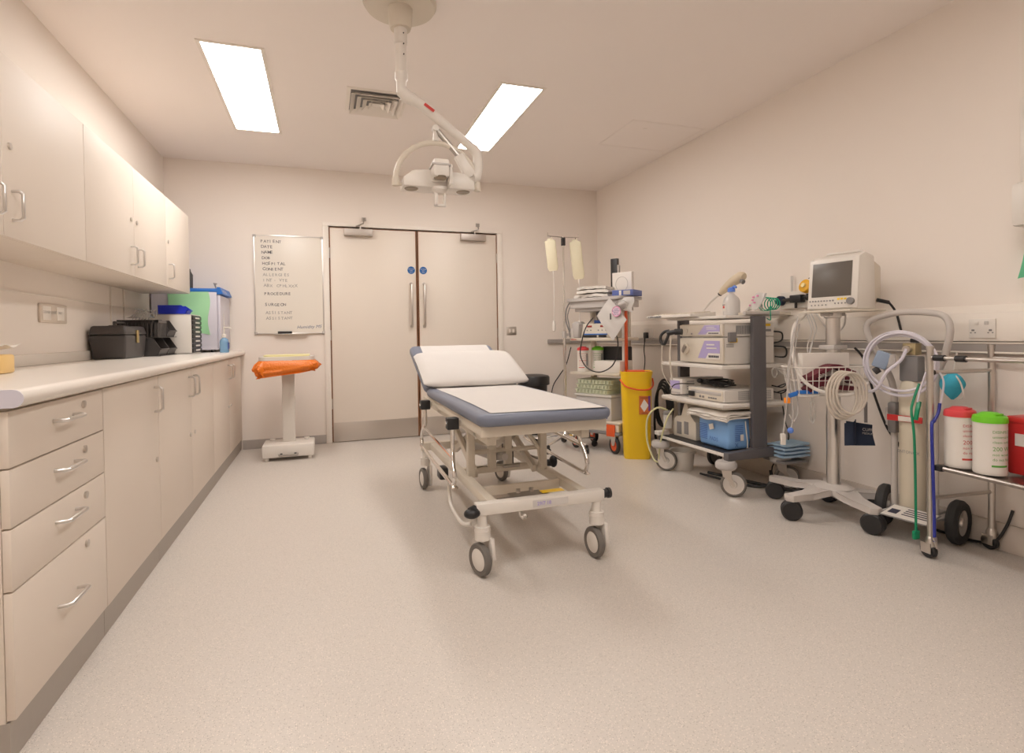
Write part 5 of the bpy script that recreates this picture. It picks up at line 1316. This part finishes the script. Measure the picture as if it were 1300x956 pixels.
# hose coil hung on the handle
k=M()
for i,(r_,dx,dz) in enumerate(((.170,0,0),(.160,.010,-.01),(.153,.015,.008))):
    k.tube([(gl(-.008+dx+r_*math.cos(t)*1.0, -.10-.012*i, .865+dz+r_*.93*math.sin(t))) for t in [2*PI*j/44 for j in range(44)]],.0065,8,closed=True)
k.tube([gl(-.17,-.13,.76),gl(-.13,-.15,.72),gl(-.08,-.155,.74),gl(-.04,-.15,.82),gl(.0,-.10,.88),gl(.01,-.07,.935)],.008,8,sm=6)
tag(k.build('coiled_lilac_hose', HOSE),'lilac white double hose coiled over the cylinder trolley handle','hose')
o = thing('demand_valve','grey blue demand valve block hanging inside the hose coil','valve',gl(-.085,-.13,.84),math.radians(-60))
k=M(); k.mark(); k.box(-.035,.03,-.02,.02,0,.085,b=.008); k.apply(Matrix.Rotation(.35,4,'Y')); k.build('valve_body', mat('slate_blue',(.26,.33,.45),.4), o)
k=M(); k.cyl((.05,0,.02),(.05,0,.07),.02); k.box(.02,.07,-.015,.015,.0,.05,b=.006); k.build('grey_mouthpiece', LGREY, o)
k=M(); k.cyl((-.02,-.005,-.02),(.0,-.005,-.005),.017); k.build('black_end', BLACK, o)
# blue mask hanging right
o = thing('face_mask','turquoise cloth mask hanging behind the steel trolley post','mask',(2.80,1.775,.70),0)
k=M()
def mk(u,v):
    a=2*PI*u; r_=.052*math.sin(PI*min(max(v,.04),.99)**.8)+.004; return (.5*r_*math.cos(a)+.0, r_*math.sin(a)*1.0, .125-.125*v+.008*noise.noise(Vector((math.cos(a)*2,math.sin(a)*2,v*4))))
k.surf(mk,24,14); k.build('mask_cloth', TEALM, o); k=M(); k.tube([(0,-.01,.12),(-.03,-.055,.08),(-.02,-.06,.02),(.0,-.03,.005)],.0035,6,sm=5); k.tube([(0,.0,.12),(0,-.01,.16),(.0,-.02,.22)],.004,6,sm=5); k.build('elastic_loop', WPL, o)

# ------------------------------------------------------------------ stainless steel trolley (right foreground)
SX0,SX1,SY0,SY1 = 2.568,2.93,1.72,.95
o = thing('steel_trolley','stainless steel trolley with tubular rails in the right foreground','trolley',(SX0,SY0,0),math.radians(-5))
ox,oy=SX0,SY0
for x in (SX0,SX1):
    for y in (SY0,SY1):
        k=M(); top=.945; k.cyl((x-ox,y-oy,.085),(x-ox,y-oy,top),.0135,n=18); k.cyl((x-ox,y-oy,top-.001),(x-ox,y-oy,top+.012),.0155,n=18); p_=k.build('post', STEEL, o)
        k=M(); k.lathe([(0,.045),(.02,.05),(.022,.085),(.014,.10),(0,.10)],(x-ox,y-oy,0),18); k.box(x-ox-.022,x-ox-.016,y-oy-.015,y-oy+.03,.025,.07,b=.001); k.box(x-ox+.016,x-ox+.022,y-oy-.015,y-oy+.03,.025,.07,b=.001); c_=k.build('castor', STEEL, p_)
        k=M(); k.lathe([(0,-.014),(.03,-.014),(.035,-.008),(.035,.008),(.03,.014),(0,.014)],(x-ox,y-oy+.008,.0352),22,Matrix.Rotation(PI/2,4,'Y')); k.build('tyre', BLACK, p_)
def R_(a,b,r=.0085,nm='rail',m=STEEL): 
    k=M(); k.cyl((a[0]-ox,a[1]-oy,a[2]),(b[0]-ox,b[1]-oy,b[2]),r,n=12); return k.build(nm,m,o)
r1=R_((SX0,SY0,.905),(SX0,SY1,.905),.0085,'top_rail',STEEL)
for a,b in ((1.70,1.655),(1.605,1.565)):
    k=M(); k.cyl((SX0-ox,a-oy,.905),(SX0-ox,b-oy,.905),.014,n=14); k.build('black_grip', BLACK, r1)
R_((SX1,SY0,.895),(SX1,SY1,.895),.0085,'top_rail',STEEL)
R_((SX0,SY0,.838),(SX1,SY0,.838),.009,'side_rail'); R_((SX0,SY1,.838),(SX1,SY1,.838),.009,'side_rail')
R_((SX0,SY0,.272),(SX1,SY0,.272),.009,'side_rail'); R_((SX0,SY1,.272),(SX1,SY1,.272),.009,'side_rail')
k=M(); k.box(SX0-ox-.004,SX1-ox+.004,SY1-oy,SY0-oy+.004,.412,.420,b=.002); k.tube([(SX0-ox,SY0-oy,.418),(SX0-ox,SY1-oy,.418)],.010,10); k.tube([(SX1-ox,SY0-oy,.418),(SX1-ox,SY1-oy,.418)],.010,10); k.build('shelf', mat('polished_steel',(.40,.36,.33),.35,1), o)
k=M(); k.box(SX0-ox-.014,SX0-ox+.03,SY0-oy-.06,SY0-oy-.016,.405,.428,b=.004); k.build('shelf_corner_grip', BLACK, o)
for y in (SY0-.03,SY1+.03): 
    k=M(); k.cyl((SX0-ox,SY0-oy,.838),(SX0-ox+.02,SY0-oy,.838),.012); k.build('joint_collar', BLACK, o); break
tub('c','red lidded white wipes tub on the steel trolley shelf',(2.634,1.64,.4285),.056,.265,PINKR,INKR,-.05)
tub('d','lime green lidded white wipes tub on the steel trolley shelf',(2.620,1.517,.4285),.057,.257,GREENP,mat('ink_green',(.1,.35,.05),.6),-.12)
o = thing('red_sharps_box','red plastic sharps box at the right edge on the steel trolley shelf','box',(2.775,1.408,.4285),math.radians(-5))
bx(-.09,.10,-.09,.08,0,.225,b=.008).build('box_body', REDP, o); bx(-.094,.104,-.094,.084,.21,.24,b=.008).build('box_lid', REDP, o)
k=M(); k.box(-.0925,-.0895,.0,.05,.12,.17) ; k.build('label_patch', WPL, o)
bx(-.04,.05,-.0925,-.0895,.08,.16).build('label_patch', WPL, o)
o = thing('navy_bottle','dark blue bottle behind the green lidded tub on the steel trolley','bottle',(2.77,1.60,.4285)); M().lathe([(0,0),(.03,0),(.03,.12),(.012,.15),(.012,.17),(0,.17)],n=20).build('bottle_body', mat('petrol_blue',(.01,.06,.14),.3), o)
# green and blue leads hanging at the front post
o = thing('green_mask_lead','green lead hanging from the steel trolley front post down to the castor','lead',(2.53,1.745,.12))
def q_(pts,r=.0055): 
    k=M(); k.tube([(x-2.53,y-1.745,z-.12) for x,y,z in pts],r,8,sm=6); return k
q_([(2.60,1.79,.78),(2.56,1.79,.70),(2.535,1.78,.655),(2.53,1.765,.55),(2.53,1.76,.35),(2.525,1.755,.12)]).build('lead', DGREEN, o)
k=q_([(2.57,1.77,.70),(2.55,1.765,.66),(2.54,1.765,.62)],.010); k.build('junction', DGREEN, o)
k=M(); k.box(-.018,.018,-.008,.008,-.03,.01,b=.006); k.k=0; k.apply(Matrix.Translation((-.005,.01,-.01))); k.build('clip', DGREEN, o)
o = thing('blue_mask_lead','navy blue lead hanging from the steel trolley front post beside the green one','lead',(2.555,1.73,.12))
def q2(pts,r=.0055,m=NAVYT,nm='lead'):
    k=M(); k.tube([(x-2.555,y-1.73,z-.12) for x,y,z in pts],r,8,sm=6); return k.build(nm,m,o)
q2([(2.60,1.70,.70),(2.59,1.70,.66),(2.565,1.70,.625),(2.548,1.70,.60),(2.545,1.695,.45),(2.545,1.69,.25),(2.545,1.688,.09)],.0065)
q2([(2.60,1.70,.84),(2.61,1.69,.79),(2.605,1.70,.70)],.004,HOSE,'pale_tail')
q2([(2.58,1.745,.84),(2.565,1.76,.76),(2.56,1.77,.70)],.004,HOSE,'pale_tail')
k=M(); k.prism([(-.012,0),(.008,.0),(.014,-.055)],.008,(-.012,-.04,-.01),(1,0,0),(0,0,1)); k.build('clip', STEEL, o)
# cable on wall near gas trolley, floor cable at right
k=M(); k.tube([(2.90,2.36,.93),(2.925,2.32,.86),(2.935,2.28,.70),(2.935,2.20,.50),(2.93,2.12,.40),(2.92,2.10,.34)],.0065,8,sm=6); tag(k.build('wall_black_cable', BLACK),'black cable hanging down the right wall behind the hose coil','cable')
k=M(); k.tube([(2.955,1.62,.20),(2.945,1.64,.12),(2.93,1.68,.04),(2.94,1.78,.009),(2.93,1.95,.009)],.0065,8,sm=6); tag(k.build('floor_black_cable', BLACK),'black cable on the floor behind the steel trolley castor','cable')
sc = bpy.context.scene
sc.view_settings.view_transform = 'Standard'; sc.view_settings.look = 'None'; sc.view_settings.exposure = 0; sc.view_settings.gamma = 1
sc.view_settings.use_curve_mapping = False
w = bpy.data.worlds.new('world'); sc.world = w; w.use_nodes = True
w.node_tree.nodes['Background'].inputs[0].default_value = (1,.9,.8,1); w.node_tree.nodes['Background'].inputs[1].default_value = .1
sc.cycles.max_bounces = 10; sc.cycles.diffuse_bounces = 7
